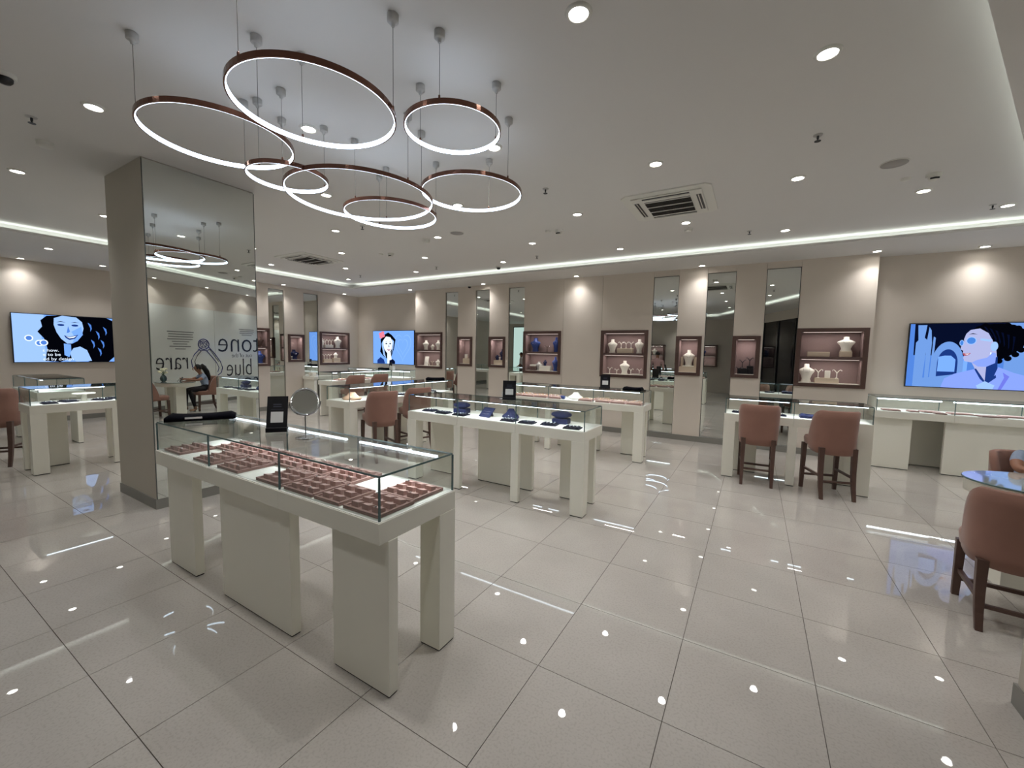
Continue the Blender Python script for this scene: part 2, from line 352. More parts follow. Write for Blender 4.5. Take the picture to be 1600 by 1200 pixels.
# ---------------------------------------------------------------- panelled wall: niches, mirrors
def wb(side, mb, u0, u1, d0, d1, z0, z1):      # u along the wall, d into the wall
    return mb.box(u0, u1, YB + d0, YB + d1, z0, z1) if side == 'B' else mb.box(XL - d1, XL - d0, u0, u1, z0, z1)
WP = {'B': struct('wall_panels_back', wb('B', MB(), -7.0, 2.385, .26, .3, .1, ZS), 'wall', 'cream panelling of the back wall between the screens'),
      'L': struct('wall_panels_left', wb('L', MB(), 3.65, 7.3, .26, .3, .1, ZS), 'wall', 'cream panelling of the wall in the far corner')}
for o in WP.values(): o['kind'] = 'structure'
NI = {}
def panel(side, p0, p1, n0=None, n1=None, z0=0, z1=0):
    mb = MB(); P = WP[side]
    if n0 is None: wb(side, mb, p0, p1, 0, .26, .1, ZS)
    else:
        wb(side, mb, p0, p1, 0, .26, .1, z0); wb(side, mb, p0, p1, 0, .26, z1, ZS)
        if n0 - p0 > .004: wb(side, mb, p0, n0, 0, .26, z0, z1)
        if p1 - n1 > .004: wb(side, mb, n1, p1, 0, .26, z0, z1)
    mb.build('panel', 'wall', P)
    wb(side, MB(), p0 - .004, p1 + .004, -.012, .26, 0, .1).build('skirting', 'skirt', P)
def niche(side, key, n0, n1, label, shelf=True):
    big = shelf; z0, z1 = (1.135, 2.05) if big else (1.23, 1.93)
    L = n1 - n0; fr = 0.05
    if side == 'B': loc, rz = (n0, YB, z0), 0
    elif side == 'R': loc, rz = (n1, YR + .24, z0), PI
    else: loc, rz = (XL, n0, z0), PI / 2
    t = thing('display_niche', label, 'display niche', loc, rz, 'framed wall niches')
    H = z1 - z0; D = 0.24; ov = .012
    MB().box(-ov, fr, -.025, D, -ov, H + ov).build('frame_side', 'bronze_frame', t, .003)
    MB().box(L - fr, L + ov, -.025, D, -ov, H + ov).build('frame_side', 'bronze_frame', t, .003)
    MB().box(fr, L - fr, -.025, D, H - fr, H + ov).build('frame_top', 'bronze_frame', t, .003)
    MB().box(fr, L - fr, -.025, D, -ov, .045).build('frame_bottom', 'bronze_frame', t, .003)
    MB().box(fr, L - fr, D - .012, D, .045, H - fr).build('back_panel', 'niche_cloth', t)
    MB().box(fr, fr + .006, 0.0, D - .012, .045, H - fr).build('side_lining', 'niche_cloth', t)
    MB().box(L - fr - .006, L - fr, 0.0, D - .012, .045, H - fr).build('side_lining', 'niche_cloth', t)
    MB().box(fr, L - fr, .0, D - .012, .045, .052).build('base_lining', 'cream', t)
    zs = []
    if big:
        MB().box(fr, L - fr, 0, D - .012, H / 2 - .03, H / 2 + .015).build('shelf', 'niche_shelf', t)
        zs = [z0 + H / 2 + .015]
        lamps = [H - fr, H / 2 - .03]
    else: lamps = [H - fr]
    for q in lamps:
        MB().box(fr + .03, L - fr - .03, .02, .035, q - .006, q).build('lamp_strip', 'niche_lamp', t)
        a = area('niche_light', (L / 2, .035, q - .01), L - .2, .02, (1.0 if big else .9), (1, .93, .9), (0, 0, 0), t)
    NI[key] = (side, n0, n1, z0 + .052, zs[0] if zs else None)
def spot_in(key, u, dep=.1, up=False):       # world position inside a niche
    side, n0, n1, zl, zu = NI[key]; z = zu if up else zl
    if side == 'R': return (n1 - u, YR + .24 - dep, z), PI
    return ((n0 + u, YB + dep, z), 0) if side == 'B' else ((XL - dep, n0 + u, z), PI / 2)
def wmirror(side, u0, u1, label):
    loc, rz = ((u0, YB + .03, .1), 0) if side == 'B' else ((XL - .03, u0, .1), PI / 2)
    t = thing('strip_mirror', label, 'mirror', loc, rz, 'tall mirror strips between the niches')
    L = u1 - u0
    MB().box(.006, L - .006, 0, .01, 0, 2.95).build('glass_sheet', 'mirror', t)
    MB().box(0, .006, -.004, .01, 0, 2.956).box(L - .006, L, -.004, .01, 0, 2.956).box(0, L, -.004, .01, 2.95, 2.956).build('edge_trim', 'mirror_edge', t)
    mb = MB(); wb(side, mb, u0, u1, .04, .26, .1, ZS); wb(side, mb, u0, u1, .0, .26, 3.06, ZS); mb.build('panel', 'wall', WP[side])
    wb(side, MB(), u0, u1, -.012, .26, 0, .1).build('skirting', 'skirt', WP[side])
ZB, ZM = (1.135, 2.05), (1.23, 1.93)
for p0, p1, n0, n1, key, lab in [
    (-7.0, -5.975, -6.985, -6.075, 'n1', 'large two-shelf niche beside the screen showing a woman with a flower'),
    (-5.57, -5.03, -5.565, -5.13, 'n2', 'small brown niche holding a white riser with a tall white post'),
    (-4.625, -4.095, -4.62, -4.18, 'n3', 'small brown niche holding navy stands on a beige riser'),
    (-3.68, -2.725, -3.675, -2.77, 'n4', 'large two-shelf niche with bright blue busts'),
    (-1.865, -.875, -1.86, -.945, 'n5', 'large two-shelf niche with white busts and earring trees on a riser'),
    (-.42, .055, -.415, .0, 'n6', 'small brown niche with one white bust'),
    (.51, .955, .515, .915, 'n7', 'small brown niche with black earring stands'),
    (1.435, 2.385, 1.44, 2.33, 'n8', 'large two-shelf niche nearest the screen of the woman in sunglasses')]:
    b = n1 - n0 > .6; z0, z1 = ZB if b else ZM
    panel('B', p0, p1, n0, n1, z0, z1); niche('B', key, n0, n1, lab, b)
panel('B', -2.72, -1.87)
for k, (a, b) in enumerate([(-5.972, -5.573), (-5.027, -4.628), (-4.092, -3.683), (-.872, -.423), (.058, .507), (.958, 1.432)]):
    wmirror('B', a, b, ORD[k] + ' mirror strip from the left on the panelled back wall')
for p0, p1, n0, n1, key, lab in [(3.65, 4.6, 3.69, 4.6, 'a', 'large niche partly hidden behind the mirrored pillar'),
                                 (5.0, 5.53, 5.09, 5.52, 'b', 'small brown niche with a navy box beyond the pillar'),
                                 (5.955, 7.3, 6.0, 6.95, 'c', 'large two-shelf niche in the far corner left of a screen')]:
    b = n1 - n0 > .6; z0, z1 = ZB if b else ZM
    panel('L', p0, p1, n0, n1, z0, z1); niche('L', key, n0, n1, lab, b)
wmirror('L', 4.603, 4.997, 'mirror strip between two niches just beyond the pillar')
wmirror('L', 5.533, 5.952, 'mirror strip left of the far corner niche')
for nm, x0, x1 in [('baseboard_back', -9.65, -7.0), ('baseboard_screen', 2.39, 5.4)]:
    struct(nm, MB().box(x0, x1, YBB - .012, YBB, 0, .1), 'skirt', 'grey skirting below the ' + ('far corner' if x0 < 0 else 'sunglasses') + ' screen')
struct('baseboard_left', MB().box(XLL, XLL + .012, YR, 3.6, 0, .1), 'skirt', 'grey skirting under the screen behind the pillar')

# ---------------------------------------------------------------- ceiling fittings
def downlight_proto():
    t = thing('downlight', '', 'downlight')
    MB().lathe([(.05, -.002), (.05, -.012), (.062, -.010), (.068, 0), (.068, .004), (.05, .004)], 28, cap=False).build('trim_ring', 'white_plastic', t)
    MB().lathe([(.0005, -.004), (.049, -.004)], 24, cap=False).build('lens', 'lens', t)
    return t
DLP = downlight_proto(); DLU = []
def downlight(x, y, z, label, watts, cone, blend, group):
    o = put(DLP, DLU, (x, y, z), 0, label, group)
    l = bpy.data.lights.new('lamp', 'SPOT'); l.energy = watts; l.color = NEUT; l.spot_size = math.radians(cone); l.spot_blend = blend; l.shadow_soft_size = .045
    if cone < 80:                        # reflector beam: bright core, soft skirt, like a photometric file
        l.use_nodes = True; nt = l.node_tree; em = nt.nodes['Emission']; g_ = nt.nodes.new('ShaderNodeNewGeometry'); sp = nt.nodes.new('ShaderNodeSeparateXYZ'); nt.links.new(g_.outputs['Incoming'], sp.inputs[0])
        ops = []
        for op, v in (('ABSOLUTE', 0), ('ARCCOSINE', 0), ('DIVIDE', math.radians(18)), ('POWER', 2), ('MULTIPLY', -1), ('EXPONENT', 0)):
            q = nt.nodes.new('ShaderNodeMath'); q.operation = op; q.inputs[1].default_value = v; ops.append(q)
        nt.links.new(sp.outputs['Z'], ops[0].inputs[0])
        for a, b in zip(ops, ops[1:]): nt.links.new(a.outputs[0], b.inputs[0])
        nt.links.new(ops[-1].outputs[0], em.inputs['Strength'])
    lo = bpy.data.objects.new('lamp', l); C.objects.link(lo); lo.parent = o; lo.location = (0, 0, -.02)
rows = {}
for m in range(-2, 6):
    for k in range(-7, 4):
        if (k + m) % 2: continue
        x, y = 1.115 * k, .87 + .9325 * m
        if (k, m) == (3, 5): x = 3.14
        if y > 5.7 or x < -8.0 or x > cove_x(y) - .03 or y < YRC + .2: continue
        if -5.1 < x < -3.9 and .3 < y < 1.5: continue
        if m == -2 and x < -3.5: continue
        rows.setdefault(m, []).append((x, y))
ROWN = {5: 'closest to the back wall', 4: 'second from the back wall', 3: 'third from the back wall', 2: 'fourth from the back wall', 1: 'fifth from the back wall', 0: 'sixth from the back wall', -1: 'seventh from the back wall'}
for m, pts in rows.items():
    for k, (x, y) in enumerate(sorted(pts)):
        rn = ROWN.get(m, ORD[5 - m] + ' from the back wall')
        downlight(x, y, ZC, ORD[k] + ' downlight from the left, main ceiling row ' + rn, SPOT_W, 120, .9, 'downlights in the main ceiling')
for k, x in enumerate([-7.0, -4.68, -2.37, -.03, 2.31]):
    downlight(x, 6.80, ZS, ORD[k] + ' wall-washing downlight from the left above the panelled back wall', WASH_W * 1.9, 75, .04, 'wall washers')
downlight(3.5, 7.09, ZS, 'wall-washing downlight above the sunglasses screen', WASH_W * 1.9, 75, .04, 'wall washers')
downlight(-9.40, 6.62, ZS, 'wall-washing downlight above the far corner niche', WASH_W * 1.9, 75, .04, 'wall washers')
downlight(-9.42, 4.05, ZS, 'wall-washing downlight above the niche half hidden by the pillar', WASH_W * 1.9, 75, .04, 'wall washers')
downlight(-9.4, 4.85, ZS - .0, 'downlight above the strip mirrors beyond the pillar', WASH_W * .5, 100, .8, 'wall washers')
downlight(-11.09, .85, ZS, 'wall-washing downlight above the screen with the smiling woman', WASH_W * 1.9, 75, .04, 'wall washers')
downlight(-9.4, .88, ZS, 'soffit downlight nearest the left picture edge', WASH_W, 110, .9, 'soffit downlights')
downlight(-10.56, 1.84, ZS, 'soffit downlight touching the left side of the pillar', WASH_W, 110, .9, 'soffit downlights')
for k, s in enumerate([-1.0, .0, 1.43, 2.86, 4.2]):
    p = on_w(s, .2, 0); downlight(p[0], p[1], ZS, ORD[k] + ' wall washer along the slanted lettered wall, counted from the shop front', WASH_W * 1.9, 75, .04, 'wall washers')
for k, x in enumerate([-8.0, -5.0, -2.0]):
    downlight(x, -4.0, ZS, ORD[k] + ' soffit downlight behind the camera', WASH_W, 110, .9, 'soffit downlights')

def pendant(cx, cyy, z, r, angs, label, dx=0):
    t = thing('ring_pendant', label, 'pendant lamp', (cx, cyy, z), 0, 'ring pendants')
    n = 72; h = .028; ro, ri = r + .006, r - .006
    prof = lambda a: [(ri + .004, 0), (ro, 0), (ro, h), (ri + .004, h)]
    def band(pf):
        mb = MB(); vs = []; fs = []; k = len(pf)
        for i in range(n):
            a = 2 * PI * i / n
            vs += [(q * math.cos(a), q * math.sin(a), zz) for q, zz in pf]
        for i in range(n):
            j = (i + 1) % n
            for q in range(k): fs.append((i * k + q, j * k + q, j * k + (q + 1) % k, i * k + (q + 1) % k))
        return mb.add(vs, fs, False)
    band(prof(0)).build('bronze_band', 'ring_bronze', t)
    band([(ri + .0005, .0012), (ri + .0045, -.0006), (ri + .0045, h - .002), (ri + .0005, h - .003)]).build('light_strip', 'diffuser', t)
    for a in angs:
        a = math.radians(a); x, y = r * math.cos(a), r * math.sin(a)
        MB().tube([(x, y, h), (x, y, ZC - z - .045)], .0016, 6).build('cable', 'cable', t)
        c = MB().lathe([(.027, 0), (.029, -.002), (.029, -.036), (.024, -.04), (.012, -.041), (.01, -.058), (.004, -.06)], 20, (x, y, ZC - z)).build('canopy', 'canopy_metal', t)
        MB().lathe([(.006, 0), (.006, .014), (.003, .018)], 10, (x, y, h)).build('cable_grip', 'ring_bronze', t)
pendant(-1.157, .208, 2.80, .390, (157, 33, -85), 'large glowing ring pendant at the top, highest in the picture')
pendant(-1.990, .140, 2.82, .388, (-120, 2, 122), 'large glowing ring pendant farthest left, in front of the pillar')
pendant(-.810, .885, 2.92, .288, (-66, 58, 176), 'small glowing ring pendant at upper right of the cluster')
pendant(-2.150, .650, 2.81, .266, (-125, -38, 80), 'small glowing ring pendant tucked behind the far left ring')
pendant(-1.961, 1.150, 2.80, .561, (-125, -5, 118), 'largest glowing ring pendant low in the middle of the cluster')
pendant(-1.180, 1.585, 2.84, .398, (-140, -12, 104), 'glowing ring pendant lowest on the right of the cluster')
pendant(-2.069, 1.561, 2.80, .403, (-88, 34, 153), 'flat-looking glowing ring pendant at the very bottom of the cluster')

def cassette(cx, cyy, rz, label):
    t = thing('air_conditioner', label, 'air conditioner', (cx, cyy, ZC), rz, 'ceiling cassettes'); s = .455
    mb = MB().prism([(-s, -s + .06), (-s + .06, -s), (s - .06, -s), (s, -s + .06), (s, s - .06), (s - .06, s), (-s + .06, s), (-s, s - .06)], -.012, .002)
    mb.build('fascia', 'white_plastic', t, .004)
    MB().box(-.36, .36, -.36, .36, -.026, -.012).build('inner_frame', 'white_plastic', t, .01)
    MB().box(-.235, .235, -.235, .235, -.029, -.0255).build('intake', 'grille_dark', t)
    for k in range(12): 
        y = -.225 + k * .0409
        MB().box(-.235, .235, y - .006, y + .006, -.036, -.0285).build('slat', 'white_plastic' if k % 4 == 0 else 'grille_dark', t)
    for a in range(4):
        c = math.cos(a * PI / 2); d = math.sin(a * PI / 2)
        q = lambda x, y: (x * c - y * d, x * d + y * c)
        P = [q(-.24, .295), q(.24, .295), q(.24, .342), q(-.24, .342)]
        v = MB().prism(P, -.029, -.0255).build('vent', 'dark_plastic', t)
        P = [q(-.24, .312), q(.24, .312), q(.24, .32), q(-.24, .32)]
        MB().prism(P, -.034, -.0285).build('flap', 'white_plastic', v)
cassette(-.06, 3.83, 0, 'ceiling cassette air conditioner nearer the camera, above the central aisle')
cassette(-6.6, 3.73, 0, 'ceiling cassette air conditioner beyond the mirrored pillar')
cassette(-3.4, -2.2, 0, 'ceiling cassette air conditioner behind the camera, seen in the mirrors')
def sprinkler(x, y, z, label):
    t = thing('sprinkler', label, 'sprinkler', (x, y, z), 0, 'ceiling sprinklers')
    MB().lathe([(.032, 0), (.03, -.006), (.01, -.008)], 16).build('escutcheon', 'canopy_metal', t)
    MB().lathe([(.008, -.006), (.008, -.03), (.004, -.034), (.004, -.045)], 10).build('body', 'dark_plastic', t)
    MB().lathe([(.022, -.045), (.022, -.048)], 12).build('deflector', 'dark_plastic', t)
for x, y, l in [(-3.96, -.25, 'sprinkler head at the far left above the pillar'), (1.18, 2.83, 'sprinkler head at upper right of the ceiling'), (3.0, 5.45, 'sprinkler head close to the right end of the cove'),
                (-1.12, 2.79, 'sprinkler head right of the ring cluster'), (.7, 5.37, 'sprinkler head right of the nearer air conditioner near the cove'), (-2.56, 5.4, 'sprinkler head near the middle of the back cove'),
                (-4.83, 5.34, 'sprinkler head below the round speaker near the cove'), (-3.93, 2.77, 'sprinkler head just under the lowest ring'), (-7.09, 5.3, 'sprinkler head near the inner corner of the cove')]:
    sprinkler(x, y, ZC, l)
def smoke(x, y, label, r=.05, h=.045):
    t = thing('smoke_detector', label, 'smoke detector', (x, y, ZC), 0, 'smoke detectors')
    MB().lathe([(r * 1.1, 0), (r * 1.1, -.01), (r, -.012)], 20).build('base', 'white_plastic', t)
    MB().lathe([(r, -.012), (r, -h * .7), (r * .8, -h), (.004, -h)], 20).build('head', 'white_plastic', t)
smoke(-4.45, -.09, 'pale smoke detector above the pillar at the left'); smoke(-.01, 4.9, 'smoke detector between the nearer air conditioner and the cove')
smoke(-3.59, 3.69, 'smoke detector under the ring cluster', .05, .06); smoke(1.99, 4.15, 'small flat detector beside the round speaker', .035, .02)
smoke(-1.74, 4.14, 'small flat detector in the middle of the ceiling', .035, .02); smoke(-5.0, 4.05, 'small flat detector near the farther air conditioner', .035, .02)
def speaker(x, y, label):
    t = thing('ceiling_speaker', label, 'speaker', (x, y, ZC), 0, 'round ceiling speakers')
    MB().lathe([(.1, 0), (.1, -.005), (.095, -.007)], 28).build('rim', 'white_plastic', t)
    MB().lathe([(.094, -.005), (.094, -.008), (.001, -.009)], 28).build('grille', 'speaker_mesh', t)
speaker(1.81, 3.7, 'round ceiling speaker at the right'); speaker(-2.95, 3.63, 'round ceiling speaker beneath the lowest rings')
def cctv(x, y, z, label, dome='white_plastic'):
    t = thing('dome_camera', label, 'camera', (x, y, z), 0, 'dome cameras')
    MB().lathe([(.055, 0), (.055, -.02), (.05, -.026)], 20).build('base', 'white_plastic', t)
    MB().lathe([(.04, -.024), (.038, -.045), (.026, -.06), (.002, -.066)], 18).build('dome', dome, t)
    if dome == 'white_plastic': MB().tube([(-.03, -.028, -.045), (0, -.037, -.045), (.03, -.028, -.045)], .008, 8).build('lens_slit', 'dark_plastic', t)
cctv(-3.36, -.47, ZC, 'dome camera at the far left picture edge', 'dark_plastic'); cctv(2.18, 4.14, ZC, 'dome camera near the round speaker at the right')
cctv(-1.59, 4.18, ZC, 'dome camera in the middle of the ceiling'); cctv(-4.8, 4.1, ZC, 'dome camera near the farther air conditioner')
cctv(-3.65, 5.85, ZC, 'black dome camera hanging at the back cove', 'dark_plastic'); cctv(-5.15, 6.9, ZS, 'black dome camera on the soffit above the back wall', 'dark_plastic')

# ---------------------------------------------------------------- display cases
def case(name, label, loc, rz, L, mods, D=.52, panels=None, posts=True, led=True, front_h=1.04):
    t = thing(name, label, 'display case', loc, rz, 'glass-topped display cases')
    ZT, ZSB, ZG = .84, .74, front_h
    jo = [L * k / mods for k in range(mods + 1)]
    for a, b in zip(jo[:-1], jo[1:]):
        MB().box(a + .0008, b - .0008, 0, D, ZSB, ZT - .004).build('fascia_box', 'lacquer', t, .002)
    MB().box(.004, L - .004, .004, D - .004, ZT - .006, ZT).build('deck', 'deck', t)
    if panels is None:
        panels = [(.04, .425), (L / 2 - .375, L / 2 + .375), (L - .39, L - .002)] if mods == 3 else [(.04, .425), (L - .39, L - .002)]
    for a, b in panels:
        p = MB().box(a, b, .05, .105, .008, ZSB).build('panel_leg', 'lacquer', t, .002)
        MB().box(a + .004, b - .004, .054, .101, 0, .008).build('foot_or_shadow_gap', 'shadow_gap_black', p)  # inset black plate stands in for the shadow gap under the panel
    if posts:
        for a, b, c, d in [(0, .135, D - .125, D), (L - .135, L, D - .125, D)] + [(j - .045, j + .045, D - .05, D) for j in jo[1:-1]]:
            p = MB().box(a, b, c, d, .008, ZSB).build('post_leg', 'lacquer', t, .002)
            MB().box(a + .004, b - .004, c + .004, d - .004, 0, .008).build('foot_or_shadow_gap', 'shadow_gap_black', p)  # painted shadow gap below each post, no separate foot
    e, th = .012, .006
    for a, b in zip(jo[:-1], jo[1:]):
        MB().box(max(a, e) + .001, min(b, L - e) - .001, e, D - e, ZG - .008, ZG).build('top_pane', 'glass', t)
        MB().box(max(a, e) + .001, min(b, L - e) - .001, e, e + th, ZT, ZG - .008).build('front_pane', 'glass', t)
        MB().box(max(a, e) + .001, min(b, L - e) - .001, D - e - th, D - e, ZT, ZG - .008).build('rear_pane', 'glass', t)
    for a in (e, L - e - th): MB().box(a, a + th, e + th, D - e - th, ZT, ZG - .008).build('end_pane', 'glass', t)
    ed = .0035
    mb = MB()
    for y in (e - .0005, D - e - ed): mb.box(e, L - e, y, y + ed, ZG - .008, ZG + .0005)
    for x in (e - .0005, L - e - ed): mb.box(x, x + ed, e, D - e, ZG - .008, ZG + .0005)
    mb.build('glass_edge', 'glass_edge', t)
    for x in [e] + jo[1:-1] + [L - e]:
        for y in (e, D - e):
            MB().box(x - .004, x + .004, y - .004, y + .004, ZT, ZG - .008).build('corner_strip', 'glass_edge', t)
    if led:
        for a, b in ([(.08, 1.50), (1.62, L - .07)] if mods == 3 else [(a + .05, b - .05) for a, b in zip(jo[:-1], jo[1:])]):
            MB().box(a, b, D - .076, D - .063, ZG - .020, ZG - .009).build('led_bar', 'led', t)
        area('case_light', (L / 2, D - .075, ZG - .022), L - .12, .012, LED_W * L, COOL, (math.radians(-25), 0, 0), t, math.radians(120))
    return t
LED_W = 1.3
L3 = 2.295
case('display_case', 'long white display case in the foreground filled with rose ring trays', (-2.78, .01, 0), 0, L3, 3, panels=[(.04, .425), (.805, 1.545), (1.905, 2.297)])
case('display_case', 'white display case in the middle holding navy trays and busts', (-.485, 3.0, 0), PI, L3, 3)
case('display_case', 'white display case near the back wall filled with pink trays', (-.485, 5.38, 0), PI, L3, 3)
case('display_case', 'short white display case with two stools in front', (2.065, 5.38, 0), PI, 1.51, 2)
def case_y(label, xn, y0, L, mods):    # long axis along Y, post side towards +X
    return case('display_case', label, (xn - .52, y0 + L, 0), -PI / 2, L, mods)
case_y('white display case with navy trays left of the pillar, nearer one', -6.45, .05, L3, 3)
case('display_case', 'white display case close under the screen with the smiling woman', (-8.32, .97, 0), PI, 1.53, 2)
case_y('white display case between the pillar and the middle case with stools alongside', -4.0, 2.58, L3, 3)
case_y('white display case farther back on the left with two stools alongside', -7.43, 4.77, 1.8, 3)
def counter(label, x0, x1, panels, y0=6.66, D=.6):
    t = case('glass_counter', label, (x0, y0, 0), 0, x1 - x0, 3, D, panels, posts=False, led=False)
    for k in range(3):
        a = (x1 - x0) * k / 3; b = (x1 - x0) * (k + 1) / 3
        MB().box(a + .06, b - .06, .275, .295, .99, 1.006).build('led_bar', 'led', t)
    area('case_light', ((x1 - x0) / 2, .285, .985), x1 - x0 - .1, .02, LED_W * (x1 - x0), COOL, (0, 0, 0), t)
    MB().box(.4, x1 - x0 - .1, D - .1, D - .05, .01, .74).build('back_board', 'lacquer', t)
    return t
counter('long white counter below the screen of the woman in sunglasses', 2.42, 4.9, [(.0, .42), (.76, 2.3)])
counter('white counter below the screen in the far corner', -9.35, -7.1, [(.0, .5), (.9, 2.1)])
t = thing('side_table', 'narrow white table in the far corner under the mirror strip', 'table', (XL + .02, 5.45, 0))
MB().box(0, .5, 0, .75, .76, .84).build('top', 'lacquer', t, .002); MB().box(.02, .48, .02, .1, .0, .76).build('leg', 'lacquer', t, .002); MB().box(.02, .48, .65, .73, .0, .76).build('leg', 'lacquer', t, .002)

# ---------------------------------------------------------------- stools and chairs
def make_chair(name, zt, zb, zseat):
    t = thing(name, '', 'chair'); N = 28; W, Dp = .23, .235
    # barrel back: open round plan, rounded top corners sloping to the arms; local +y is forwards
    def plan(a, off):                      # a in -1..1 round the shell
        an = math.radians(-90 + a * 98)
        ca, sa = math.cos(an), math.sin(an); e = 2.7
        k = (abs(ca) ** e + abs(sa) ** e) ** (-1 / e)
        return (W + off) * ca * k, (Dp + off) * sa * k
    def top(a):
        q = abs(a)
        if q < .5: return zt
        u = (q - .5) / .5; return zt - (zt - zseat - .03) * (u ** 2.2)
    def bot(a): return zb + .04 * abs(a) ** 3
    rings = []
    for i in range(N + 1):
        a = -1 + 2 * i / N; loop = []
        z1 = max(top(a), bot(a) + .07); z0 = bot(a); M = 6
        for q in range(M + 1):
            z = z0 + (z1 - z0) * q / M; fl = -.018 * (1 - (z - zb) / (zt - zb)); x, y = plan(a, fl); r = .0
            loop.append((x, y, z))
        xm, ym = plan(a, -.022); loop.append((xm, ym, z1 + .012))
        for q in range(M, -1, -1):
            z = z0 + (z1 - z0) * q / M; fl = -.018 * (1 - (z - zb) / (zt - zb)); x, y = plan(a, fl - .045); loop.append((x, y, z))
        rings.append(loop)
    MB().loft(rings).build('back_shell', 'velvet', t)
    mb = MB(); pts = []
    for z, k in ((zseat - .10, .93), (zseat - .09, .97), (zseat - .03, 1.0), (zseat - .008, .97), (zseat, .90)):
        lp = []
        for i in range(32):
            a = 2 * PI * i / 32; ca, sa = math.cos(a), math.sin(a); e = 4; q = (abs(ca) ** e + abs(sa) ** e) ** (-1 / e)
            lp.append((.208 * ca * q * k, .035 + .24 * sa * q * k, z))
        pts.append(lp)
    mb.loft(pts); mb.build('seat', 'velvet', t)
    zl = zseat - .10
    for sx in (-1, 1):
        MB().bar((sx * .175, .215, zl), (sx * .178, .225, 0), .048, .036).build('leg', 'walnut', t, .003)
        MB().loft([[(sx * .16 - h, yy - h, z), (sx * .16 + h, yy - h, z), (sx * .16 + h, yy + h, z), (sx * .16 - h, yy + h, z)] for z, yy, h in ((zl + .02, -.17, .025), (zl * .55, -.178, .022), (zl * .25, -.20, .019), (0, -.235, .016))], False).build('leg', 'walnut', t, .003)
        MB().bar((sx * .17, .22, zl * .45), (sx * .16, -.185, zl * .45), .024).build('side_stretcher', 'walnut', t)
    MB().bar((-.17, .22, zl * .3), (.17, .22, zl * .3), .024).build('front_stretcher', 'walnut', t)
    MB().bar((-.16, -.19, zl * .35), (.16, -.19, zl * .35), .022).build('rear_stretcher', 'walnut', t)
    return t
ST = make_chair('counter_stool', .99, .50, .66); SU = []
G1 = 'counter stools'
put(ST, SU, (.945, 4.84, 0), .04, 'brown velvet stool on the left at the short display case', G1)
put(ST, SU, (1.67, 4.76, 0), .30, 'brown velvet stool turned askew on the right at the short display case', G1)
put(ST, SU, (-3.77, 2.93, 0), 1.25, 'brown velvet stool seen from behind, left of the middle case', G1)
put(ST, SU, (-3.82, 3.70, 0), 1.3, 'brown velvet stool half hidden by the left end of the middle case', G1)
put(ST, SU, (-7.05, 5.05, 0), PI / 2, 'brown velvet stool far back, left of two seen through the glass', G1)
put(ST, SU, (-7.05, 5.75, 0), PI / 2, 'brown velvet stool far back, right of two seen through the glass', G1)
put(ST, SU, (-7.52, -.02, 0), 1.0, 'brown velvet stool cut off by the left picture edge', G1)
DC = make_chair('table_chair', .83, .37, .49); DU = []; G2 = 'chairs at the oval table'
put(DC, DU, (2.27, 2.44, 0), -.12, 'brown velvet chair in the right foreground with dark wooden legs', G2)
put(DC, DU, (2.83, 3.72, 0), PI + .1, 'brown velvet chair occupied by the girl at the oval table', G2)

# oval table
t = thing('oval_table', 'white oval table with a glass top at the right picture edge', 'table', (2.71, 3.02, 0))
el = lambda a, b, z, n=48: [(a * math.cos(2 * PI * i / n), b * math.sin(2 * PI * i / n), z) for i in range(n)]
MB().loft([el(.475, .345, .65), el(.485, .352, .655), el(.485, .352, .738)]).build('apron', 'lacquer', t)
MB().loft([el(.485, .352, .738), el(.485, .352, .7395)]).build('felt', 'lacquer', t)
MB().loft([el(.495, .362, .7395), el(.5, .366, .7415), el(.5, .366, .7495), el(.496, .363, .7515)]).build('glass_rim', 'glass_edge', t)
MB().loft([el(.4955, .3625, .7505), el(.4955, .3625, .752)]).build('glass_top', 'table_glass', t)
for sx in (-1, 1): MB().box(sx * .24 - .06, sx * .24 + .06, -.1, .1, 0, .65).build('leg', 'lacquer', t, .002)
vs = thing('flower_vase', 'dark round vase with white flowers on the oval table', 'vase', (2.86, 2.86, .752))
MB().lathe([(.03, 0), (.055, .02), (.065, .07), (.05, .12), (.028, .14), (.034, .155)], 20).build('vase_body', 'vase', vs)
for k in range(9):
    a = k * 2.4; r = .035 + .05 * ((k * 7) % 5) / 5; h = .23 + .05 * math.sin(k * 1.7)
    st = MB().tube([(0, 0, .13), (r * .5 * math.cos(a), r * .5 * math.sin(a), .19), (r * math.cos(a), r * math.sin(a), h)], .003, 5).build('stem', 'leaf', vs)
    MB().ellipsoid((r * math.cos(a), r * math.sin(a), h + .012), .034, .034, .022, 10, 6).build('blossom', 'petal', st)
ph = thing('tablet', 'dark tablet propped on the oval table in front of the girl', 'tablet', (2.66, 3.12, .753), 0.2)
MB().add([(-.07, -.02, .0), (.07, -.02, .0), (.07, -.012, 0), (-.07, -.012, 0), (-.07, .03, .1), (.07, .03, .1), (.07, .038, .1), (-.07, .038, .1)], [(0, 3, 2, 1), (4, 5, 6, 7), (0, 1, 5, 4), (1, 2, 6, 5), (2, 3, 7, 6), (3, 0, 4, 7)]).build('body', 'dark_plastic', ph)
MB().bar((0, -.015, .06), (0, -.07, .004), .01).build('prop', 'dark_plastic', ph)

